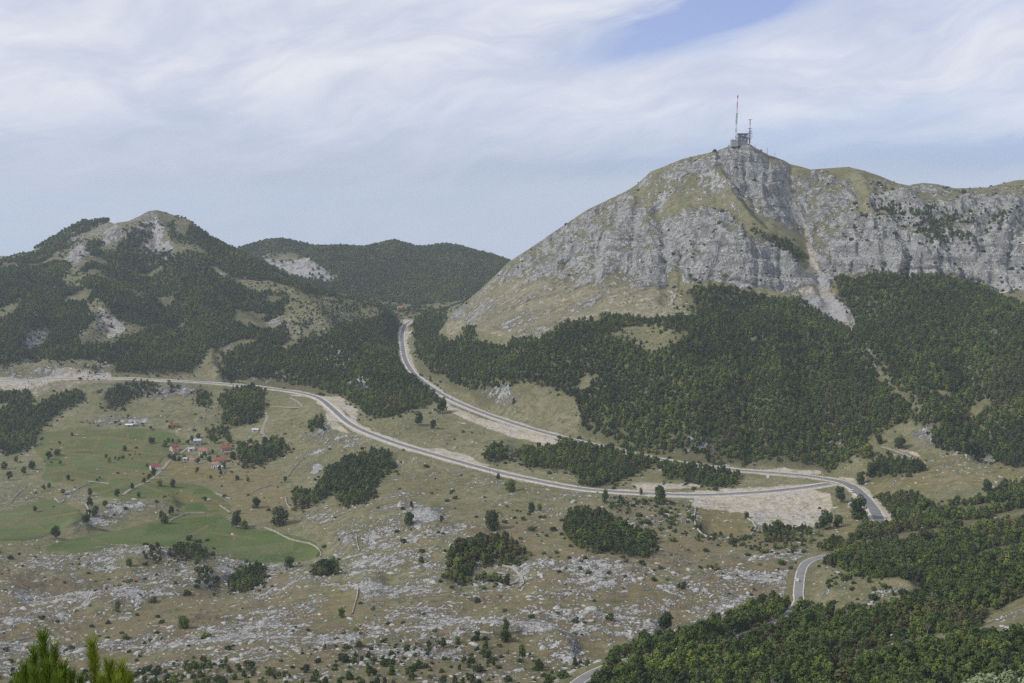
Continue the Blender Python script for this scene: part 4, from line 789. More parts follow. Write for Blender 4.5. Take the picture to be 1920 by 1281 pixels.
scatter('far_woodland', colF, np.stack([TX, TY, TZ - .15], 1)[mm], rng.integers(0, 5, n_), rots(n_), np.stack([sz[mm]] * 3, 1) * np.array([1.05, 1.05, .85]), 'dark wood on the far hills behind the pass')

# ------------------------------------------------------------------ bushes, boulders, bare thickets
x, y = candidates(4.6, 330, 2350, 0.5, 300); i, j, f = fields(x, y); z = ground(x, y); px, py = pix(x, y, z)
dens = 0.008 + 0.06 * sstep(fbm(x, y, 55, 3, 301), 0.10, 0.55) + 0.03 * f(H)
dens = np.where(f(G) > 0.5, 0.0007, dens); dens = np.where((px > 860) & (py < 600), dens * 0.55, dens); dens = np.where((f(FO) > 0.05) & (f(FO) < 0.6), dens + 0.10, dens)
dens = np.where((px > 1240) & (py < 560) & (f(R) > 0.5), 0.045 + 0.20 * sstep(fbm(x, y, 60, 3, 305), 0.15, 0.6), dens); dens = np.where((px > 1600) & (py < 560), dens * 1.8, dens)
dens = np.where((py > 1180) & (px < 800), dens + 0.03, dens); dens = np.where((px > 840) & (px < 1250) & (py > 520) & (py < 640), 0.10, dens); dens = np.where((px > 1640) & (py > 820) & (py < 930), dens * 0.3, dens)
dens = np.where(f(V) > 0.5, dens * 0.25, dens); dens = np.where((py > 790) & (py < 930) & (px < 560), dens * 1.8, dens)
m2_ = samp(mF2, px, py); dens = np.where((m2_ > .03) & (m2_ < .6), dens + 0.26, dens)
keep = (rng.random(len(x)) < dens) & (f(FO) < 0.6) & (f(RD) > 3) & seen(x, y, z, i, j, 1.5, 0.006) & (px > -100) & (px < 2020)
bx, by, bz = x[keep], y[keep], z[keep]; bs = np.clip(rng.gamma(3.0, 0.42, len(bx)), 0.45, 3.4); bqx, bqy = px[keep], py[keep]
small = (bqx > 840) & (bqy < 640) & (bqy > 520) & (bqx < 1260); bs = np.where(small, np.clip(bs * 0.55, .5, 1.1), bs); bs = np.where((bqx > 1240) & (bqy < 560), bs * 1.25, bs)
ib = (bqx > 0) & (bqx < 1920) & (bqy < 1280) & seen(bx, by, bz, *fields(bx, by)[:2], 0.3, 0.0); sc_ = np.where(ib, bs / by, 0); b300 = np.argsort(-sc_)[:290]; isb = np.zeros(len(bx), bool); isb[b300] = True
for n_ in b300:
    u_, v_ = bqx[n_], bqy[n_]; s_ = float(bs[n_])
    if v_ > 1150 and u_ < 1100: lab, grp = 'dark green bush among pale rocks near the bottom edge', 'bushes among the rocks at the bottom'
    elif v_ > 1000 and u_ < 1500: lab, grp = 'bush on the brown stony ground between the groves and the bottom rocks', 'bushes on the brown stony ground'
    elif u_ > 1250: lab, grp = 'bush on the open ground at the right, beside the road and wood', 'bushes at the right'
    elif u_ < 560: lab, grp = 'bush on the slopes round the village fields', 'bushes round the village fields'
    else: lab, grp = 'bush on the grassy slope below the lower road', 'bushes below the lower road'
    o = link('bush', bushes[int(rng.integers(0, 3))], None, (bx[n_], by[n_], bz[n_] - .1)); o.rotation_euler[2] = float(rng.random() * 6.28); o.scale = (s_, s_, s_ * float(rng.uniform(.85, 1.25))); tag(o, lab, 'bush', grp)
colB = protocol('bush_shape', bushes); mm = ~isb; n_ = mm.sum(); print('bushes', len(bx))
scatter('scrub', colB, np.stack([bx, by, bz - .1], 1)[mm], rng.integers(0, 3, n_), rots(n_), np.stack([bs[mm], bs[mm], bs[mm] * 1.05], 1), 'low dark scrub dotted over the open slopes')

x, y = candidates(2.3, 330, 1350, 0.5, 400); i, j, f = fields(x, y); rr = f(R)
dens = 0.05 + 0.42 * sstep(rr + 0.35 * fbm(x, y, 28, 3, 401), 0.25, 0.75); dens = np.where(f(G) > 0.4, 0.0, dens); dens = np.where((f(V) > .6) & (f(RD) > 6), 0.22, dens); dens = np.where(f(RD) < 4, 0, dens); dens = np.where(f(FO) > 0.5, 0.02, dens) * np.where(y > 900, 0.5, 1.0)
k1 = rng.random(len(x)) < dens; x, y, i, j = x[k1], y[k1], i[k1], j[k1]; z = ground(x, y); px, py = pix(x, y, z); k1 = seen(x, y, z, i, j, 1, 0.004) & (px > -60) & (px < 1980) & (py < 1330); x, y, z = x[k1], y[k1], z[k1]; n_ = len(x); print('stones', n_)
rs = np.clip(rng.gamma(1.8, 0.32, n_), 0.18, 3.0)
colR = protocol('stone_shape', rocks)
scatter('boulders', colR, np.stack([x, y, z - rs * .15], 1), rng.integers(0, 4, n_), rots(n_, .25), np.stack([rs * 1.2, rs, rs * rng.uniform(.6, 1.1, n_)], 1), 'pale limestone boulders and ledges littering the ground')
# crag blocks on the mountain
x, y = candidates(5.5, 1350, 1800, 0.5, 420); i, j, f = fields(x, y); z = ground(x, y); px, py = pix(x, y, z)
k1 = (px > 880) & (px < 2000) & (py < 650) & (rng.random(len(x)) < 0.5 * sstep(f(R) + 0.2 * fbm(x, y, 30, 2, 422), 0.2, 0.8)) & seen(x, y, z, i, j, 1, 0.004) & (f(V) < 0.5); x, y, z = x[k1], y[k1], z[k1]; n_ = len(x); rs = np.clip(rng.gamma(2.5, 0.38, n_), .4, 2.8); print('crags', n_)
scatter('crag_blocks', colR, np.stack([x, y, z - rs * .2], 1), rng.integers(0, 4, n_), rots(n_, .4), np.stack([rs, rs, rs * rng.uniform(.7, 1.6, n_)], 1), 'broken limestone blocks on the mountain face')

x, y = candidates(3.2, 400, 1000, 0.5, 500); i, j, f = fields(x, y); z = ground(x, y); px, py = pix(x, y, z)
hh = f(H); dens = 0.45 * sstep(hh, 0.3, 0.8) * sstep(fbm(x, y, 50, 3, 501), -0.05, 0.4); dens = np.where(f(R) > 0.5, dens * 0.3, dens); dens = np.where((py > 1190) & (px > 560) & (px < 900), dens + 0.12, dens)
k1 = (rng.random(len(x)) < dens) & (f(G) < .3) & (f(RD) > 3) & seen(x, y, z, i, j, 1.5, 0.004) & (px > -60) & (px < 1980); x, y, z = x[k1], y[k1], z[k1]; n_ = len(x); print('thicket', n_)
colT = protocol('thicket_shape', twig)
scatter('bare_thicket', colT, np.stack([x, y, z], 1), rng.integers(0, 3, n_), rots(n_, .05), np.ones((n_, 3)) * rng.uniform(.6, 1.3, n_)[:, None], 'grey leafless saplings and dry stalks')
# standing dead trees among the near woods
mm = np.where((TY < 1000) & (rng.random(nT) < 0.13))[0]; n_ = len(mm); colD = protocol('dead_shape', deads)
scatter('dead_trees', colD, np.stack([TX[mm] + 2, TY[mm] - 2, ground(TX[mm] + 2, TY[mm] - 2)], 1), rng.integers(0, 4, n_), rots(n_, .1), np.ones((n_, 3)) * rng.uniform(.8, 1.5, n_)[:, None], 'grey leafless trees standing in the woods')

# ------------------------------------------------------------------ single trees traced one by one: (pixel x, pixel y of the foot, width in pixels, height/width, kind, label)
LONE = [
 (1610,972,42,0.95,'dark','very broad dark round tree beside the bend of the road'), (1575,943,24,1.15,'dark','round dark tree with a visible trunk on grass below the junction'), (1547,993,30,1.1,'dark','tall dark conical tree at the foot of the pale gravel bank'), (1571,988,22,0.9,'dark','smaller dark tree right of the conical one below the gravel bank'),
 (1613,908,19,1.1,'dark','dark tree beside the gravel lay-by above the road'), (1625,858,24,1.0,'beech','tree on the meadow below the wood edge, right of the junction'), (1687,842,24,1.0,'dark','dark tree above the dirt track on the right meadow'), (1649,832,15,1.1,'dark','small round tree left of the dirt track'),
 (1634,895,24,1.1,'dark','leftmost tree of the row on the right meadow'), (1658,890,20,1.1,'dark','second tree of the row on the right meadow'), (1724,884,18,0.9,'dark','rightmost tree of the row on the right meadow'), (1851,921,21,0.9,'dark','single dark bush-like tree on the far right meadow'),
 (1237,945,30,1.1,'beech','leafy tree just below the lower road, right of centre'), (1134,942,14,1.7,'beech','thin tall tree at the lower edge of the road'), (1202,928,8,1.6,'beech','slim young tree between road and felled ground'), (957,921,26,0.85,'beech','spreading tree directly below the lower road'), (934,898,10,1.1,'dark','small dark tree touching the lower road'),
 (923,994,36,1.0,'dark','rounded grey-green tree alone on the brown slope'), (997,957,16,0.9,'dark','round tree at the left of a pair on the slope'), (1011,958,12,1.2,'beech','slim tree at the right of a pair on the slope'), (772,953,9,1.5,'beech','young green tree above the white rock outcrop'), (767,985,24,1.0,'beech','tree in front of the white rock outcrop'), (828,980,9,1.5,'dark','small tree at the right end of the white rock outcrop'),
 (785,798,20,1.25,'dark','cone-shaped dark tree left of a pair between the roads'), (812,804,15,1.1,'dark','smaller round tree right of a pair between the roads'), (963,757,7,1.5,'dark','single tiny tree in the meadow above the upper road'), (829,775,25,1.1,'dark','dark tree at the end of the wood below the upper road'),
 (1247,1188,31,1.3,'dark','tall dark tree at the edge of the lower right wood'), (949,1188,15,1.9,'beech','tall slim tree on the white limestone pavement'), (948,1202,26,0.75,'dark','low dark tree at the foot of the slim one on the pavement'), (895,1200,16,1.1,'dark','round dark bush on the left of the limestone pavement'), (950,1098,16,1.3,'dark','dark tree inside the small walled hollow'),
 (524,984,38,0.85,'dark','large domed dark tree in the brown field'), (443,990,23,1.2,'dark','dark tree, left of the pair beside the big green field'), (459,992,17,1.0,'beech','green tree, right of the pair beside the big green field'), (481,952,20,0.9,'dark','small spreading tree on the slope above the domed one'), (104,1010,22,0.95,'dark','solitary dark tree on the rocky hump at far left'), (163,980,17,0.95,'dark','dark round tree left of the rocky hill'),
 (178,968,15,1.2,'beech','green tree on the left flank of the rocky hill'), (309,982,17,1.1,'beech','green tree at the right foot of the rocky hill'), (303,972,12,1.2,'dark','dark narrow tree at the right foot of the rocky hill'), (321,965,13,1.2,'dark','rightmost tree at the foot of the rocky hill'), (169,950,13,1.3,'dark','dark tree by the stone wall bend above the hill'), (169,930,10,1.4,'dark','dark tree above the bend of the stone wall'),
 (220,931,13,1.0,'beech','green tree beside the farm lane'), (248,917,9,1.2,'dark','small dark tree on the farm lane'), (260,933,8,1.2,'dark','small tree in the field right of the farm lane'), (205,868,9,1.2,'yellow','yellow tree on the green terraces'), (472,878,7,1.3,'yellow','small bright yellow tree below the village'), (385,940,7,1.2,'dark','small tree on the end of the field wall'), (300,912,13,1.0,'beech','green tree left of a pair below the white house'), (324,914,12,1.3,'beech','green tree right of a pair below the white house'),
 (234,846,10,1.0,'dark','round tree in the middle of the upper terraces'), (309,838,13,1.0,'beech','round green tree left of the village'), (543,1065,25,0.8,'dark','rounded bush-tree right of the big green field'), (612,1076,36,0.75,'dark','wide low tree south-east of the big green field'), (242,1062,14,1.0,'beech','grey-green tree on the rocks below the big green field'), (1400,972,12,1.0,'dark','dark round tree on the ring wall'), (1313,995,10,1.3,'dark','small tree on the left of the ring wall'), (640,1158,16,1.1,'beech','bushy tree on the rocks, lower left of centre'), (345,1178,24,0.9,'beech','bush-like tree on the rocks at lower left'), (221,1148,14,1.4,'beech','slim tree on the rocks at lower left'),
]
for px_, py_, wpx, hw_, kind, lab in LONE:
    p = drop(px_, py_); W_ = wpx * p.length / F; k = int(rng.integers(0, 3))
    o = empty('single_tree', p + Vector((0, 0, -.2)), lab, 'tree', None, float(rng.random() * 6.28)); base = 6.1; s_ = W_ / base; o.scale = (s_, s_, W_ * hw_ / 6.2 * 1.05)
    v1, q1 = leaf_cloud(tree_lobes(500 + px_, 3.0, 6.2, 0.16, 14), 1500 if wpx > 18 else 700, 0.26 if wpx > 18 else 0.36, px_, flat=0.95); link('crown', fast_mesh('crown', v1, q1, M[kind]), o)
    tr = trunk_parts(px_, 6.0, 0.2); tr.build('trunk', M['bark'], o)
# village and field trees
VT = [(372,822,9),(360,828,10),(352,834,9),(397,826,12),(404,832,12),(431,832,11),(428,828,9),(458,838,11),(450,845,16),(437,862,14),(452,868,16),(480,850,18),(492,858,18),(505,848,15),(520,842,14),(530,838,12),(470,860,14),(487,872,12),(497,836,14),(378,862,9),(384,858,9),(393,866,9),(345,862,9),(336,868,10),(326,864,11),(318,861,10),(399,852,8),(409,862,8),(372,870,9),(412,884,9),(420,878,9),(414,892,8),(370,888,9),(316,829,7),(324,831,7),(336,833,8),(283,832,10),(288,831,8),(276,877,7),(199,858,6),(216,863,6),(223,863,6),(182,903,6),(187,899,5),(112,834,6),(135,817,5),(318,805,7),(283,806,7),(445,900,9),(465,904,8),(535,905,9),(395,897,6),(280,900,11),(288,893,12),(270,905,9),(197,952,12),(240,785,6),(107,854,11),(92,862,13),(113,872,8),(60,880,14),(45,890,12),(18,900,12),(8,880,14),(65,835,10),(30,868,10),(128,900,8),(118,928,9),(82,920,8),(92,915,8),(66,960,9)]
for n_, (px_, py_, wpx) in enumerate(VT):
    p = drop(px_, py_); s_ = wpx * p.length / F / 5.6; inv = 330 < px_ < 545 and py_ < 895
    lab, grp = ('green garden tree between the red-roofed village houses', 'trees in the village') if inv else ('small tree on the field edges left of the village', 'trees along the field edges')
    o = empty('village_tree' if inv else 'field_tree', p + Vector((0, 0, -.1)), lab, 'tree', grp, float(rng.random() * 6.28)); o.scale = (s_, s_, s_ * float(rng.uniform(.85, 1.15)))
    link('crown', crowns[n_ % 4] if n_ % 3 else darks[n_ % 3], o); link('trunk', trunks[n_ % 4], o)

# ------------------------------------------------------------------ dry stone walls and farm tracks
def stone_wall(pp, label, h=1.1, wd=0.8, group=None):
    L = trace(pp, step=2.0); x = L[:, 0]; y = L[:, 1]; z = ground(x, y); n = len(L); T = np.gradient(L[:, :2], axis=0); T /= np.linalg.norm(T, axis=1)[:, None] + 1e-9; N = np.stack([T[:, 1], -T[:, 0]], 1)
    V_ = []; jit = lambda s_: rng.normal(0, s_, n)
    for o_, up in ((-1.15, -0.5), (-1.0, .45), (-.7, 1), (.7, 1), (1.0, .45), (1.15, -0.5)):
        w_ = o_ * wd * .62 / 2 + jit(.07); V_.append(np.column_stack([x + N[:, 0] * w_, y + N[:, 1] * w_, z + (up * h * .8 if up > 0 else up) + (jit(.12) if up > 0 else 0)]))
    V_ = np.stack(V_, 1).reshape(-1, 3); q = [(i * 6 + k, i * 6 + k + 1, (i + 1) * 6 + k + 1, (i + 1) * 6 + k) for i in range(n - 1) for k in range(5)]
    me = mesh_np('dry_stone_wall', V_, q + [(0, 5, 4, 3, 2, 1)][:1], M['wallstone']); tag(link('dry_stone_wall', me), label, 'wall', group)
stone_wall([(1305,952),(1302,975),(1312,998),(1345,1010),(1385,1012),(1408,1005),(1417,992),(1412,980),(1400,972)], 'round dry stone ring wall enclosing a small green hollow right of centre', 1.4, 1.6)
stone_wall([(942,1062),(955,1064),(970,1074),(980,1086),(981,1096),(973,1104)], 'curved dry stone wall beside the walled hollow at centre bottom', 1.5, 1.4)
stone_wall([(600,1100),(630,1099),(667,1101),(670,1115),(665,1135),(660,1152)], 'angled dry stone wall of the small brown field, left of centre bottom', 1.2, 1.2)
stone_wall([(668,1003),(670,1020),(674,1034)], 'short upright dry stone wall on the pale slope', 1.2, 1.1)
stone_wall([(535,932),(538,945),(545,955)], 'short curved dry stone wall behind the domed dark tree', 1.3, 1.2); stone_wall([(556,1100),(565,1104)], 'tiny piece of dry stone wall above the rocks', 1.0, 1.0)
stone_wall([(472,923),(490,916),(510,910)], 'straight dry stone wall on the brown slope below the village', 1.2, 1.1)
stone_wall([(572,862),(560,868),(548,882),(538,896)], 'winding dry stone wall on the slope right of the village', 1.2, 1.1)
stone_wall([(318,978),(335,970),(350,964),(370,963),(385,963)], 'pale dry stone wall at the top of the big green field', 1.5, 1.6)
stone_wall([(405,926),(418,931),(432,936)], 'short dry stone wall in the field below the village', 1.2, 1.1); stone_wall([(497,990),(512,996),(530,1005),(545,1012),(570,1018),(585,1022),(600,1035),(602,1045)], 'long dry stone wall along the right end of the big green field', 1.3, 1.4)
stone_wall([(412,948),(422,955),(432,962)], 'low dry stone wall at the middle of the fields', 1.0, 1.1); stone_wall([(100,934),(112,943),(120,940)], 'short dry stone wall on the far left rocks', 1.3, 1.4); stone_wall([(395,1095),(410,1083),(440,1078),(465,1078)], 'dry stone wall above the small dark hollow', 1.3, 1.4)
stone_wall([(160,945),(166,958),(165,968)], 'dry stone wall that bends left of the rocky hill', 1.4, 1.6); stone_wall([(20,943),(30,930),(42,920)], 'straight dry stone wall at the far left edge', 1.2, 1.2); stone_wall([(15,1206),(40,1200),(65,1194),(90,1190)], 'thin pale wall across the small green hollow at lower left', 0.9, 0.8)
stone_wall([(190,902),(170,906),(150,914),(135,925)], 'dry stone wall between the left terraces', 1.1, 1.1); stone_wall([(165,903),(185,905),(205,908)], 'dry stone wall under the lower terrace', 1.1, 1.1)
def track(pp, hw=1.6, label='narrow pale farm track'):
    L = trace(pp, step=5.0); L[:, 2] = ground(L[:, 0], L[:, 1]); L = heal(L, 9); L[:, 2] += 0.35
    T = np.gradient(L[:, :2], axis=0); ribbon(L, [-hw - .5, -hw, 0, hw, hw + .5], [-.7, 0, .05, 0, -.7], M['track'], 'track', 'structure', label)
track([(320,862),(312,872),(300,885),(285,898),(265,908),(248,916),(236,925),(222,936),(212,945)], 1.5, 'farm lane from the village down to the terraces')
track([(545,745),(562,755),(567,762),(555,766),(530,763),(505,762),(495,765),(500,775),(501,785),(494,800),(492,812),(500,822),(507,829)], 1.9, 'winding track from the road down to the village'); track([(545,838),(542,846),(530,852),(515,855)], 1.6, 'track round the right side of the village')
track([(337,853),(345,846),(352,840),(360,832)], 1.6, 'village lane between the houses'); track([(1655,838),(1690,848),(1715,860),(1740,870)], 1.8, 'dirt track across the right meadow')

# ------------------------------------------------------------------ houses
M['white'] = simple('white_plaster', (0.72, 0.71, 0.69), (0.60, 0.59, 0.56), 0.8); M['stonewall'] = simple('house_stone', (0.40, 0.38, 0.35), (0.27, 0.255, 0.235), 1.8, bump=.06); M['redroof'] = simple('red_tiles', (0.27, 0.095, 0.07), (0.20, 0.075, 0.06), 1.2); M['orangeroof'] = simple('orange_tiles', (0.34, 0.165, 0.118), (0.25, 0.125, 0.09), 1.0)
M['greyroof'] = simple('grey_sheet', (0.42, 0.44, 0.48), (0.34, 0.36, 0.40), .6, .5); M['glass'] = simple('dark_window', (0.035, 0.04, 0.05), (0.02, 0.025, 0.03), 1, .2, .5); M['wood'] = simple('brown_boards', (0.22, 0.09, 0.04), (0.15, 0.06, 0.03), 2.0); M['block'] = simple('grey_blocks', (0.40, 0.39, 0.40), (0.30, 0.29, 0.29), 1.5); M['cream'] = simple('cream_plaster', (0.55, 0.47, 0.36), (0.45, 0.38, 0.30), .8)
M['ochre'] = simple('yellow_boards', (0.42, 0.20, 0.05), (0.3, 0.14, 0.04), 2.0); M['blue'] = simple('blue_paint', (0.05, 0.14, 0.42), (0.04, 0.10, 0.33), 1, .5); M['scarlet'] = simple('bright_red_cover', (0.62, 0.06, 0.045), (0.5, 0.05, 0.04), 1, .6)
def house(px_, py_, w_, d_, h_, rz, wall, roof, label, rh=None, over=.35, wins=((-.28, .35), (.28, .35)), gable_win=True, door=True, chim=True, name='stone_house', cat='house', flat=False):
    p = drop(px_, py_); o = empty(name, p + Vector((0, d_ * .3, .05)), label, cat, None, rz); rh = rh if rh is not None else d_ * .42; hx, hy = w_ / 2, d_ / 2
    m = MB(); m.box(-hx, -hy, -2.0, hx, hy, h_)
    if not flat: m.add([(-hx, -hy, h_), (-hx, hy, h_), (-hx, 0, h_ + rh), (hx, -hy, h_), (hx, hy, h_), (hx, 0, h_ + rh)], [(0, 2, 1), (3, 4, 5)])
    m.build('wall', M[wall], o)
    m = MB(); e = over; th = .22
    if flat: m.box(-hx - e, -hy - e, h_ + .01, hx + e, hy + e, h_ + th)
    else:
        sl = rh / hy; z0 = h_ - e * sl + .06; zt = h_ + rh + .06
        for s_ in (-1, 1):
            m.add([(-hx - e, s_ * (hy + e), z0), (hx + e, s_ * (hy + e), z0), (hx + e, 0, zt), (-hx - e, 0, zt), (-hx - e, s_ * (hy + e), z0 + th), (hx + e, s_ * (hy + e), z0 + th), (hx + e, 0, zt + th), (-hx - e, 0, zt + th)], [(0, 1, 2, 3), (4, 7, 6, 5), (0, 4, 5, 1), (1, 5, 6, 2), (0, 3, 7, 4)])
    rf_ = m.build('roof', M[roof], o)
    if chim and not flat: MB().box(hx * .4, -.35, h_ + rh * .7, hx * .4 + .7, .35, h_ + rh + 1.0).build('chimney', M['stonewall'], rf_)
    def win(x0, y0, z0, ww, wh, side, nm='window'):
        f = MB(); s_ = .06
        if side == 'f': f.box(x0 - ww / 2 - .12, -hy - s_, z0 - .12, x0 + ww / 2 + .12, -hy + .05, z0 + wh + .12)
        else: f.box(-hx - s_, y0 - ww / 2 - .12, z0 - .12, -hx + .05, y0 + ww / 2 + .12, z0 + wh + .12)
        fo = f.build(nm, M['white' if nm == 'window' else 'wood'], o); g = MB()
        if side == 'f': g.box(x0 - ww / 2, -hy - s_ - .03, z0, x0 + ww / 2, -hy, z0 + wh)
        else: g.box(-hx - s_ - .03, y0 - ww / 2, z0, -hx, y0 + ww / 2, z0 + wh)
        g.build('pane' if nm == 'window' else 'leaf', M['glass'], fo)
    for fx, fz in wins: win(fx * w_, 0, h_ * fz, 1.1, 1.25, 'f')
    if door: win(0, 0, .05, 1.2, 2.1, 'f', 'door')
    if gable_win: win(0, 0, h_ * .45, 1.2, 1.5, 's')
    return o
W2 = ((-.3, .15), (.3, .15), (-.3, .6), (.3, .6), (0, .6))
wh = house(290,883,10.5,8,4.4,.55,'white','redroof','white house with dark red roof standing alone among the green fields',3.0, chim=False, wins=())
MB().box(-5.36, -2.2, .1, -5.2, -.6, 2.2).build('door', M['glass'], wh)
house(381,853,9.5,7,5.2,-.1,'white','orangeroof','white two-storey house with orange roof in the middle of the village',2.6,wins=W2)
house(423,846,11,7,4.0,.35,'stonewall','redroof','stone house with red roof on the right side of the village lane',2.8)
house(415,868,12.5,7.5,3.6,.18,'cream','redroof','long red-roofed house behind the small front house',2.7,wins=((-.35,.3),(-.05,.3),(.3,.3)))
house(404,878,7.5,6.5,4.4,-.2,'white','orangeroof','small pale house with orange roof at the front of the village',2.4,wins=W2[:4]); house(413,880,6,5,2.8,-.2,'stonewall','greyroof','low grey annex right of the small front house',1.0,chim=False,wins=((.0,.4),),door=False,name='annex',cat='shed')
house(326,846,9,6,4.6,.9,'cream','redroof','cream house with red roof at the left end of the village',2.4,wins=((0,.5),)); house(329,853,5.5,5,3.2,.5,'stonewall','redroof','small red-roofed outbuilding in front of the cream house',2.0,chim=False,gable_win=False,name='outbuilding',cat='shed')
house(370,836,9,7,6.5,.1,'block','greyroof','unfinished grey house with big dark window holes',1.5,chim=False,wins=((-.25,.15),(.25,.15),(-.25,.6),(.25,.6)),gable_win=False,name='unfinished_house')
house(358,846,7,5,2.8,.5,'white','greyroof','small white house with grey metal roof beside the lane',1.4,chim=False,wins=((-.2,.4),),name='small_house'); house(474,842,9,6,3.5,-.1,'stonewall','orangeroof','orange-roofed house among the trees on the village right edge',2.2)
house(361,866,7,5,2.4,-.35,'stonewall','orangeroof','low orange-roofed shed at the front left of the village',1.5,chim=False,door=False,gable_win=False,wins=(),name='shed',cat='shed'); house(348,864,5.5,4.5,2.6,-.3,'block','greyroof','small ruined grey building at the front of the village',.8,chim=False,gable_win=False,wins=(),name='ruined_shed',cat='shed')
house(461,834,4.5,4,2.6,-.5,'white','greyroof','tiny white shed above the village',.8,chim=False,gable_win=False,wins=(),name='shed',cat='shed'); house(446,862,3.5,3.5,2.2,.2,'stonewall','scarlet','tiny shed with bright red roof among the village trees',1.4,chim=False,gable_win=False,wins=(),door=False,name='shed',cat='shed')
house(438,790,5,5,3.2,.4,'cream','orangeroof','small orange-roofed hut in the wood above the village',1.8,chim=False,gable_win=False,wins=(),name='hut',cat='hut'); house(327,802,8,6,3.0,.2,'ochre','wood','brown wooden cabin with ochre walls above the fields',2.2,chim=False,wins=((-.25,.4),(.25,.4)),name='wooden_cabin',cat='cabin')
house(478,809,8,5,2.4,0,'white','white','long low white building on the slope above the village',.6,chim=False,gable_win=False,wins=(),flat=True,name='white_shelter',cat='shelter'); house(242,800,9,5.5,2.3,.1,'block','white','low shelter with white roof at the top of the fields',.7,chim=False,gable_win=False,wins=(),name='white_roofed_shelter',cat='shelter')
house(425,852,7,4.5,2.2,.3,'stonewall','orangeroof','low orange-roofed lean-to in front of the stone house',1.0,chim=False,gable_win=False,wins=(),name='lean_to',cat='shed'); house(386,848,4.5,4,2.4,.2,'block','greyroof','small grey shed right of the two-storey house',.7,chim=False,gable_win=False,wins=(),name='shed',cat='shed')
house(750,582,11,9,6,.2,'cream','orangeroof','orange-roofed house in the clearing beyond the pass',3.0,chim=False,wins=((-.2,.4),(.2,.4))); 
for k,(a_,b_) in enumerate(((331,809),(334,812),(337,806),(333,815))):
    p = drop(a_, b_); m = MB(); m.box(-1.6,-.9,0,1.6,.9,.55); m.box(-1.4,-.8,.55,.2,.7,.8); o = m.build('timber_stack', M['cream' if k%2 else 'white'], None, p); o.rotation_euler[2] = .3 * k; tag(o, 'pale stack of building material beside the wooden cabin', 'stack', 'pale stacks beside the wooden cabin')

# ------------------------------------------------------------------ vehicles
M['carwhite'] = simple('white_car_paint', (0.75, 0.75, 0.76), (0.70, 0.70, 0.71), 1, .25, .5); M['cardark'] = simple('dark_car_paint', (0.05, 0.055, 0.065), (0.04, 0.045, 0.055), 1, .3, .5); M['tyre'] = simple('tyre_rubber', (0.03, 0.03, 0.03), (0.02, 0.02, 0.02), 4)
def car(loc, rz, paint, label, L=4.3, Wd=1.75, Hh=1.45, name='parked_car', cat='car', pitch=0):
    o = empty(name, loc, label, cat, None, rz); o.rotation_euler[0] = pitch; hw = Wd / 2; prof = [(-L/2,.35),(-L/2,.78),(-L*.42,.92),(-L*.20,.95),(-L*.08,Hh-.05),(L*.10,Hh),(L*.30,Hh-.06),(L*.43,.98),(L/2,.92),(L/2,.38)]; m = MB()   # nose towards -y
    n = len(prof); inset = [0,0,.02,.04,.2,.22,.2,.05,.02,0]
    vv = [(s_ * (hw - inset[i]), y_, z_) for s_ in (-1, 1) for i, (y_, z_) in enumerate(prof)]
    m.add(vv, [tuple(range(n)), tuple(range(2 * n - 1, n - 1, -1))] + [(i, n + i, n + (i + 1) % n, (i + 1) % n) for i in range(n)]); m.build('body', M[paint], o)
    g = MB(); g.add([(-hw+.14,-L*.195,.98),(hw-.14,-L*.195,.98),(hw-.27,-L*.085,Hh-.09),(-hw+.27,-L*.085,Hh-.09)], [(0,1,2,3)]); g.v = [(x_, y_ - .02, z_ + .02) for x_, y_, z_ in g.v]; g.build('windscreen', M['glass'], o)
    g = MB(); g.add([(-hw+.14,L*.425,1.0),(hw-.14,L*.425,1.0),(hw-.26,L*.31,Hh-.1),(-hw+.26,L*.31,Hh-.1)], [(3,2,1,0)]); g.v = [(x_, y_ + .02, z_ + .02) for x_, y_, z_ in g.v]; g.build('rear_window', M['glass'], o)
    for s_ in (-1, 1):
        g = MB(); g.add([(s_*(hw-.035),-L*.16,.99),(s_*(hw-.045),L*.36,1.01),(s_*(hw-.19),L*.28,Hh-.13),(s_*(hw-.19),-L*.07,Hh-.13)], [(0,1,2,3)]); g.build('side_window', M['glass'], o)
        for yy in (-L*.31, L*.30): t_ = MB().tube((s_*(hw-.20),yy,.33),(s_*(hw+.01),yy,.33),.33,n=14); wo_ = t_.build('wheel', M['tyre'], o); MB().tube((s_*(hw-.02),yy,.33),(s_*(hw+.025),yy,.33),.19,n=10).build('rim', M['greyroof'], wo_)
        MB().box(s_*(hw-.45)-.17,-L/2-.02,.62,s_*(hw-.45)+.17,-L/2+.05,.78).build('headlight', M['white'], o)
    return o
def on_road(line, px_, side, lift=.08):
    u, v = pix(line[:, 0], line[:, 1], line[:, 2]); k = int(np.argmin(np.hypot(u - px_[0], v - px_[1]))); k = min(max(k, 1), len(line) - 2); d = line[k + 1] - line[k - 1]; n_ = Vector((d[1], -d[0], 0)).normalized(); return Vector(line[k]) + n_ * side + Vector((0, 0, lift)), math.atan2(-d[0], d[1])
p, r_ = on_road(ROAD_FORE, (1498, 1090), 1.2); car(p, r_, 'carwhite', 'white car with dark windows driving on the narrow road through the wood')
p, r_ = on_road(ROAD_HIGH, (815, 731), 1.6); car(p, r_, 'cardark', 'dark car on the upper road by the end of the wood'); p, r_ = on_road(ROAD_HIGH, (843, 746), -1.6); car(p, r_, 'carwhite', 'white car following the dark car on the upper road')
p, r_ = on_road(ROAD_END, (1612, 922), 6.5, .3); o = car(p, r_ + .25, 'carwhite', 'pale van parked on gravel at the roadside past the junction', 5.0, 1.95, 2.1, 'parked_van', 'van')
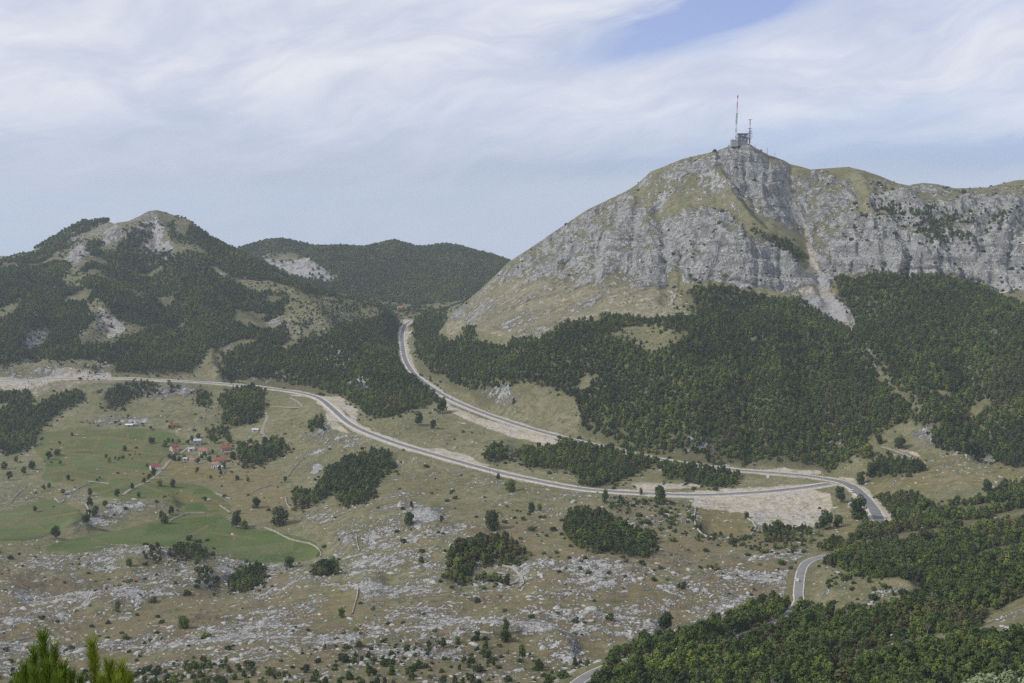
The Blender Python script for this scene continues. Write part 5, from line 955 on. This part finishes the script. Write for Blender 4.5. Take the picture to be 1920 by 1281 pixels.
p = drop(257, 799); car(p, 1.4, 'blue', 'blue van parked beside the white-roofed shelter', 4.8, 1.9, 1.9, 'parked_van', 'van'); p = drop(269, 799); car(p, 1.2, 'cardark', 'dark car right of the blue van at the top of the fields')
# ------------------------------------------------------------------ roadside poles
for (px_, py_, hh_, lab) in ((918,888,8.5,'thin utility pole at the lower edge of the lower road'),(992,897,4,'short signpost beside the lower road'),(1438,912,6,'thin roadside pole at the right part of the lower road')):
    p = drop(px_, py_); m = MB(); m.tube((0,0,-.5),(0,0,hh_),.13,.08,8); o = m.build('utility_pole', M['bark'], None, p); tag(o, lab, 'pole'); MB().box(-.9,-.06,hh_-.7,.9,.06,hh_-.55).build('crossarm', M['bark'], o)
# road sign on the tip of the junction
p = drop(1541, 903); o = MB().tube((0,0,-.3),(0,0,2.0),.05,n=6).build('road_sign', M['greyroof'], None, p); tag(o, 'small white road sign on the tip where the two roads meet', 'sign'); MB().box(-.5,-.09,1.3,.5,-.055,2.0).build('sign_plate', M['white'], o)

# ------------------------------------------------------------------ the summit station
M['mastred'] = simple('mast_red', (0.50, 0.03, 0.03), (0.42, 0.03, 0.03), .3, .5); M['mastwhite'] = simple('mast_white', (0.62, 0.62, 0.64), (0.52, 0.52, 0.54), .3, .5); M['steel'] = simple('weathered_steel', (0.14, 0.145, 0.16), (0.10, 0.105, 0.115), .8, .6); M['concr'] = simple('dark_concrete', (0.27, 0.28, 0.30), (0.19, 0.195, 0.21), .6); M['dish'] = simple('dish_white', (0.62, 0.62, 0.62), (0.55, 0.55, 0.55), 1)
ic_ = int(round((float(ray(1391, 268)[0]) - avals[0]) / (avals[1] - avals[0]))); jc_ = np.searchsorted(yvals, 1560); ys_ = float(yvals[jc_ + int(np.argmax(Zg[ic_ - 6:ic_ + 7, jc_:jc_ + 300].mean(0) / yvals[jc_:jc_ + 300]))]) - 1.0; print('crest', ys_)
def sp(px_, py_, Y=ys_):
    a, s = ray(px_, py_); return Vector((float(a) * Y, Y, float(s) * Y))
top = sp(1391, 270)
def sx(px_): return float(ray(px_, 270)[0]) * ys_
def sz_(py_): return float(ray(1390, py_)[1]) * ys_
st = empty('summit_station', (sx(1391.5), ys_, sz_(268)), 'grey concrete telecom station with overhanging flat roof on the summit', 'station'); X0 = sx(1391.5); Z0 = sz_(268)
def L_(px_): return sx(px_) - X0
def H_(py_): return sz_(py_) - Z0
MB().box(L_(1383), -6, H_(274), L_(1400.5), 6, H_(259)).build('lower_storey', M['concr'], st)
MB().box(L_(1381.8), -7, H_(259)+.02, L_(1401.5), 7, H_(258)).build('gallery_floor', M['steel'], st)
u_ = MB().box(L_(1383.5), -4.8, H_(258)+.01, L_(1399.5), 4.8, H_(252)).build('upper_storey', M['concr'], st)
for k in range(5): MB().box(L_(1384.5+k*3.1), -4.95, H_(256.3), L_(1386.4+k*3.1), -4.7, H_(253.6)).build('window', M['glass'] if k % 2 == 0 else M['dish'], u_)
for k in range(4): MB().box(L_(1385+k*4), -6.12, H_(265.5), L_(1386.3+k*4), -5.9, H_(262.5)).build('window', M['glass'], st)
MB().box(L_(1381.6), -7.2, H_(251.9), L_(1401.6), 7.2, H_(250.6)).build('roof', M['steel'], st)
for k in range(7): MB().tube((L_(1382.3+k*3.2), -6.8, H_(258)), (L_(1382.3+k*3.2), -6.8, H_(251.9)), .16, n=6).build('column', M['steel'], st)
for px_, py_ in ((1391.3,254.5),(1388,261),(1395,263),(1398,256)):
    m = MB(); c_ = Vector((L_(px_), -7.4, H_(py_))); m.tube(c_, c_ + Vector((0, .5, 0)), 1.0, .25, 12); m.build('antenna_dish', M['dish'], st)
an = empty('low_annex', (sx(1375), ys_ - 3, sz_(268)), 'low pale block wall building left of the summit station', 'building'); m = MB(); m.box(sx(1369)-sx(1375), -5, -6, sx(1382)-sx(1375), 5, sz_(263)-sz_(268)); m.build('wall', M['block'], an); MB().box(sx(1368.6)-sx(1375), -5.4, sz_(263)-sz_(268)+.01, sx(1377)-sx(1375), 5.4, sz_(262.2)-sz_(268)).build('roof', M['white'], an)
MB().box(sx(1376.5)-sx(1375), -4, sz_(263)-sz_(268)+.02, sx(1382)-sx(1375), 4, sz_(261)-sz_(268)).build('machine_room', M['dish'], an)
# tall lattice mast, tilted a little to the right, bands of red and white
b0 = sp(1379.2, 265); t0_ = sp(1383.4, 179); mast = empty('radio_mast', b0, 'tall slim red and white lattice mast with stays on the summit', 'mast'); D = t0_ - b0
bands = [(0,.06,'mastwhite'),(.06,.13,'steel'),(.13,.20,'mastwhite'),(.20,.28,'steel'),(.28,.36,'mastwhite'),(.36,.62,'steel'),(.62,.72,'mastwhite'),(.72,.86,'mastred'),(.86,.94,'mastwhite'),(.94,1.0,'mastred')]
for a_, c_, mt in bands:
    m = MB(); wq = .72 if a_ < .7 else .55; P0, P1 = D * a_, D * c_; cs = [Vector((sx_ * wq, sy_ * wq, 0)) for sx_, sy_ in ((-1,-1),(1,-1),(1,1),(-1,1))]
    for q_ in cs: m.tube(P0 + q_, P1 + q_, .21, n=5)
    nseg = max(2, int(D.length * (c_ - a_) / 1.6))
    for s_ in range(nseg):
        e0, e1 = P0.lerp(P1, s_ / nseg), P0.lerp(P1, (s_ + 1) / nseg)
        for i_ in range(4): m.tube(e0 + cs[i_], e1 + cs[(i_ + 1) % 4], .08, n=4, cap=False)
    if a_ > .9: m.tube(P0, P1, .55, .45, 8)
    m.build('mast_section', M[mt], mast)
for k in range(8):
    c_ = D * (.40 + k * .03); m = MB(); m.box(-1.9, -.14, -.14, 1.9, .14, .14); m.box(-.14, -1.9, -.14, .14, 1.9, .14); m.build('antenna_crossbar', M['steel'], mast, c_)
for k, (gx_, gy_) in enumerate(((-34, -8), (30, -14), (0, 32))):
    g0 = b0 + Vector((gx_, gy_, 0)); g0.z = gz(g0.x, g0.y); MB().tube(D * .72, g0 - b0, .045, n=4).build('stay_wire', M['steel'], mast)
# shorter tower with platforms
b1_ = sp(1405.2, 275); tw = empty('antenna_tower', b1_, 'shorter red and white antenna tower with round platforms and a crossbar top', 'tower'); HT = sz_(223.5) - b1_.z
for a_, c_, mt in ((0,.14,'mastwhite'),(.14,.32,'mastred'),(.32,.44,'mastwhite'),(.44,.62,'mastred'),(.62,.80,'mastwhite'),(.80,1.0,'mastred')):
    m = MB(); r0_ = 1.5 - 1.0 * a_; r1_ = 1.5 - 1.0 * c_; m.tube((0,0,HT*a_),(0,0,HT*c_),r0_*.55,r1_*.55,8)
    for q_ in range(4): t_ = q_*math.pi/2+.78; m.tube((math.cos(t_)*r0_,math.sin(t_)*r0_,HT*a_),(math.cos(t_)*r1_,math.sin(t_)*r1_,HT*c_),.14,n=5)
    m.build('tower_section', M[mt], tw)
for py_, r_ in ((259.5,3.4),(250,3.2),(254.5,2.2),(247,1.9),(241,3.3),(224.6,3.2)):
    zz = sz_(py_) - b1_.z; m = MB(); m.tube((0,0,zz-.2),(0,0,zz+.2),r_,n=12) if py_ > 230 else m.box(-r_,-.3,zz-.3,r_,.3,zz+.3)
    m.build('platform' if py_ > 230 else 'crossbar', M['steel'], tw)
for px_, py_ in ((1409,256.5),(1401.5,257.5),(1401,253),(1409,251.5),(1402,262),(1408,246)):
    c_ = Vector((sx(px_) - b1_.x, -1.2, sz_(py_) - b1_.z)); MB().tube(c_, c_ + Vector((0,.5,0)), 1.1, .3, 12).build('antenna_dish', M['dish'], tw)
MB().box(-3.5,-3,-8,3.5,3,1.5).build('foundation', M['concr'], tw)
for px_, y0_, y1_, r_, lab in ((1415.6,279,272.5,.22,'shortest of the three poles, nearest the summit station'),(1438.2,291,278,.42,'slender lattice pole on the ridge right of the summit'),(1452.7,297,287,.30,'pole furthest down the ridge right of the summit')):
    p0 = sp(px_, y0_, ys_); a_ = float(ray(px_, y0_)[0]); i_ = int(round((a_ - avals[0]) / (avals[1] - avals[0]))); jj_ = np.searchsorted(yvals, 1600); j_ = jj_ + int(np.argmax(Zg[i_, jj_:jj_+320] / yvals[jj_:jj_+320])); Yc = float(yvals[j_]); base = Vector((a_ * Yc, Yc, float(Zg[i_, j_]) - .5)); tz = float(ray(px_, y1_)[1]) * Yc
    m = MB(); hgt = tz - base.z
    for q_ in range(3): t_ = q_ * 2.094; m.tube((math.cos(t_)*r_,math.sin(t_)*r_,0),(math.cos(t_)*r_*.6,math.sin(t_)*r_*.6,hgt),.12,n=5)
    for s_ in range(8): m.tube((math.cos(s_*2.094)*r_,math.sin(s_*2.094)*r_,hgt*s_/8),(math.cos((s_+1)*2.094)*r_,math.sin((s_+1)*2.094)*r_,hgt*(s_+1)/8),.07,n=4)
    o = m.build('ridge_pole', M['steel'], None, base); tag(o, lab, 'pole'); MB().box(-.9,-.1,hgt-.9,.9,.1,hgt-.6).build('crossarm', M['steel'], o)

# ------------------------------------------------------------------ the mountain pine at the look-out and the whitebeam below it
def pine(loc, shoots, label, rz=0):
    o = empty('mountain_pine', loc, label, 'pine'); base = Vector((0, 0, -.3)); wood = MB(); cones = MB(); ND = []; r = random.Random(3); hub = Vector((0, 0.05, .9)); wood.tube(base, hub, .045, .035, 8)
    for (tip, ln, wid) in shoots:
        tip = Vector(tip) - Vector(loc); root = hub.lerp(tip, .35) + Vector((0, 0, -.35)); wood.tube(hub - Vector((0,0,.3)), root, .010, .008, 6); d = (tip - root); m0 = tip - Vector((0, 0, ln)) ; m0 = m0.lerp(root, .15); wood.tube(root, m0, .008, .006, 6); wood.tube(m0, tip - Vector((0,0,wid*.5)), .005, .0035, 6); ax = (tip - m0).normalized(); L0 = (tip - m0).length
        nn_ = int(520 * ln / .12)
        for k in range(nn_):
            t_ = r.random() ** .8; c_ = m0.lerp(tip - ax * wid * .55, t_); an_ = r.random() * 6.283; side = ax.orthogonal(); side.normalize(); s2 = ax.cross(side); spread = .75 - .35 * t_ + r.uniform(-.15, .15)
            dr = (ax * 1.0 + (side * math.cos(an_) + s2 * math.sin(an_)) * spread).normalized(); nl = wid * r.uniform(.75, 1.1); e_ = c_ + dr * nl; wv_ = dr.cross(Vector((r.uniform(-1,1), r.uniform(-1,1), r.uniform(-1,1)))).normalized() * .0013
            ND.append((c_ - wv_, c_ + wv_, e_ + wv_ * .5, e_ - wv_ * .5))
        cones.tube(tip - ax * wid * .55, tip - ax * wid * .35, .005, .002, 6)
        for k in range(5): an_ = k * 1.256; c_ = m0 + Vector((math.cos(an_) * .012, math.sin(an_) * .012, r.uniform(0, .02))); cones.tube(c_, c_ + Vector((math.cos(an_) * .01, math.sin(an_) * .01, .012)), .006, .003, 5)
    wood.build('branch', M['pinebark'], o); cones.build('bud', simple('pine_bud', (.42, .22, .12), (.30, .15, .08), 60), o)
    V_ = np.array([[tuple(q) for q in quad] for quad in ND]).reshape(-1, 3); link('needles', fast_mesh('needles', V_, np.arange(len(V_)).reshape(-1, 4), M['needle']), o)
    return o
YP = 5.2
def pt(px_, py_, dy=0.0): a, s = ray(px_, py_); return (float(a) * (YP + dy), YP + dy, float(s) * (YP + dy))
m1 = 1 / F * YP
sh1 = [(pt(80,1183), .16, .075), (pt(62,1212,.1), .14, .07), (pt(102,1205,-.08), .10, .06), (pt(45,1242,-.05), .12, .07), (pt(90,1238,-.15), .14, .07), (pt(118,1240,.1), .12, .07), (pt(35,1258,.12), .10, .065), (pt(135,1255,-.1), .10, .06), (pt(65,1252,-.2), .12, .07), (pt(108,1262,-.25), .10, .07), (pt(28,1275,0), .10, .06), (pt(80,1272,.2), .10, .07), (pt(150,1268,.05), .10, .06)]
sh2 = [(pt(172,1196), .12, .075), (pt(228,1240,-.05), .10, .08), (pt(205,1236,.1), .12, .075), (pt(240,1262,.05), .10, .07), (pt(190,1262,-.1), .10, .06), (pt(218,1268,-.2), .09, .06)]
g1 = (float(ray(75, 1240)[0]) * YP, YP, gz(float(ray(75, 1240)[0]) * YP, YP)); g2 = (float(ray(205, 1240)[0]) * YP, YP, gz(float(ray(205, 1240)[0]) * YP, YP))
pine(g1, sh1, 'bright green pine top with brown buds, leftmost at the lower left corner'); pine(g2, sh2, 'pine top with two needle tufts, right of the leftmost one')
wb_y = 36.0; a_, s_ = ray(1885, 1262); wx_, wt = float(a_) * wb_y, float(s_) * wb_y; gzw = gz(wx_, wb_y); hw_ = wt - gzw
wbo = empty('whitebeam_tree', (wx_, wb_y, gzw), 'pale silvery-leaved tree top at the lower right corner', 'tree'); lob = []
for k in range(26):
    dx_ = random.uniform(-2.4, 1.6); dz_ = -0.25 * max(0, -dx_) ** 1.2 - random.uniform(0.15, 1.6); lob.append((dx_, random.uniform(-.9, .9), hw_ + dz_, random.uniform(.28, .5)))
v1, q1 = leaf_cloud(lob, 9000, .055, 901, up=.8); link('crown', fast_mesh('crown', v1, q1, M['pale']), wbo); m = MB(); m.tube((0,0,-.5),(0,0,hw_*.6),.22,.14,8)
for k in range(9): l_ = lob[k * 2]; m.tube((0,0,hw_*.6 - .4*(k%3)),(l_[0],l_[1],l_[2]),.07,.02,6)
m.build('trunk', M['bark'], wbo)
# ------------------------------------------------------------------ haze
hm_ = bpy.data.materials.new('haze'); hm_.use_nodes = True; t = NT(hm_.node_tree); v_ = t.n('ShaderNodeVolumePrincipled'); o_ = t.n('ShaderNodeOutputMaterial')
v_.inputs['Color'].default_value = HAZE_COL; v_.inputs['Density'].default_value = HAZE_DENSITY; v_.inputs['Anisotropy'].default_value = 0.0; t.t.links.new(v_.outputs[0], o_.inputs['Volume'])
zmax = 185
tag(MB().box(-11000, -1500, -1515, 11000, 12500, zmax).build('haze', hm_), 'thin blue haze over the whole view', None, None, 'stuff')
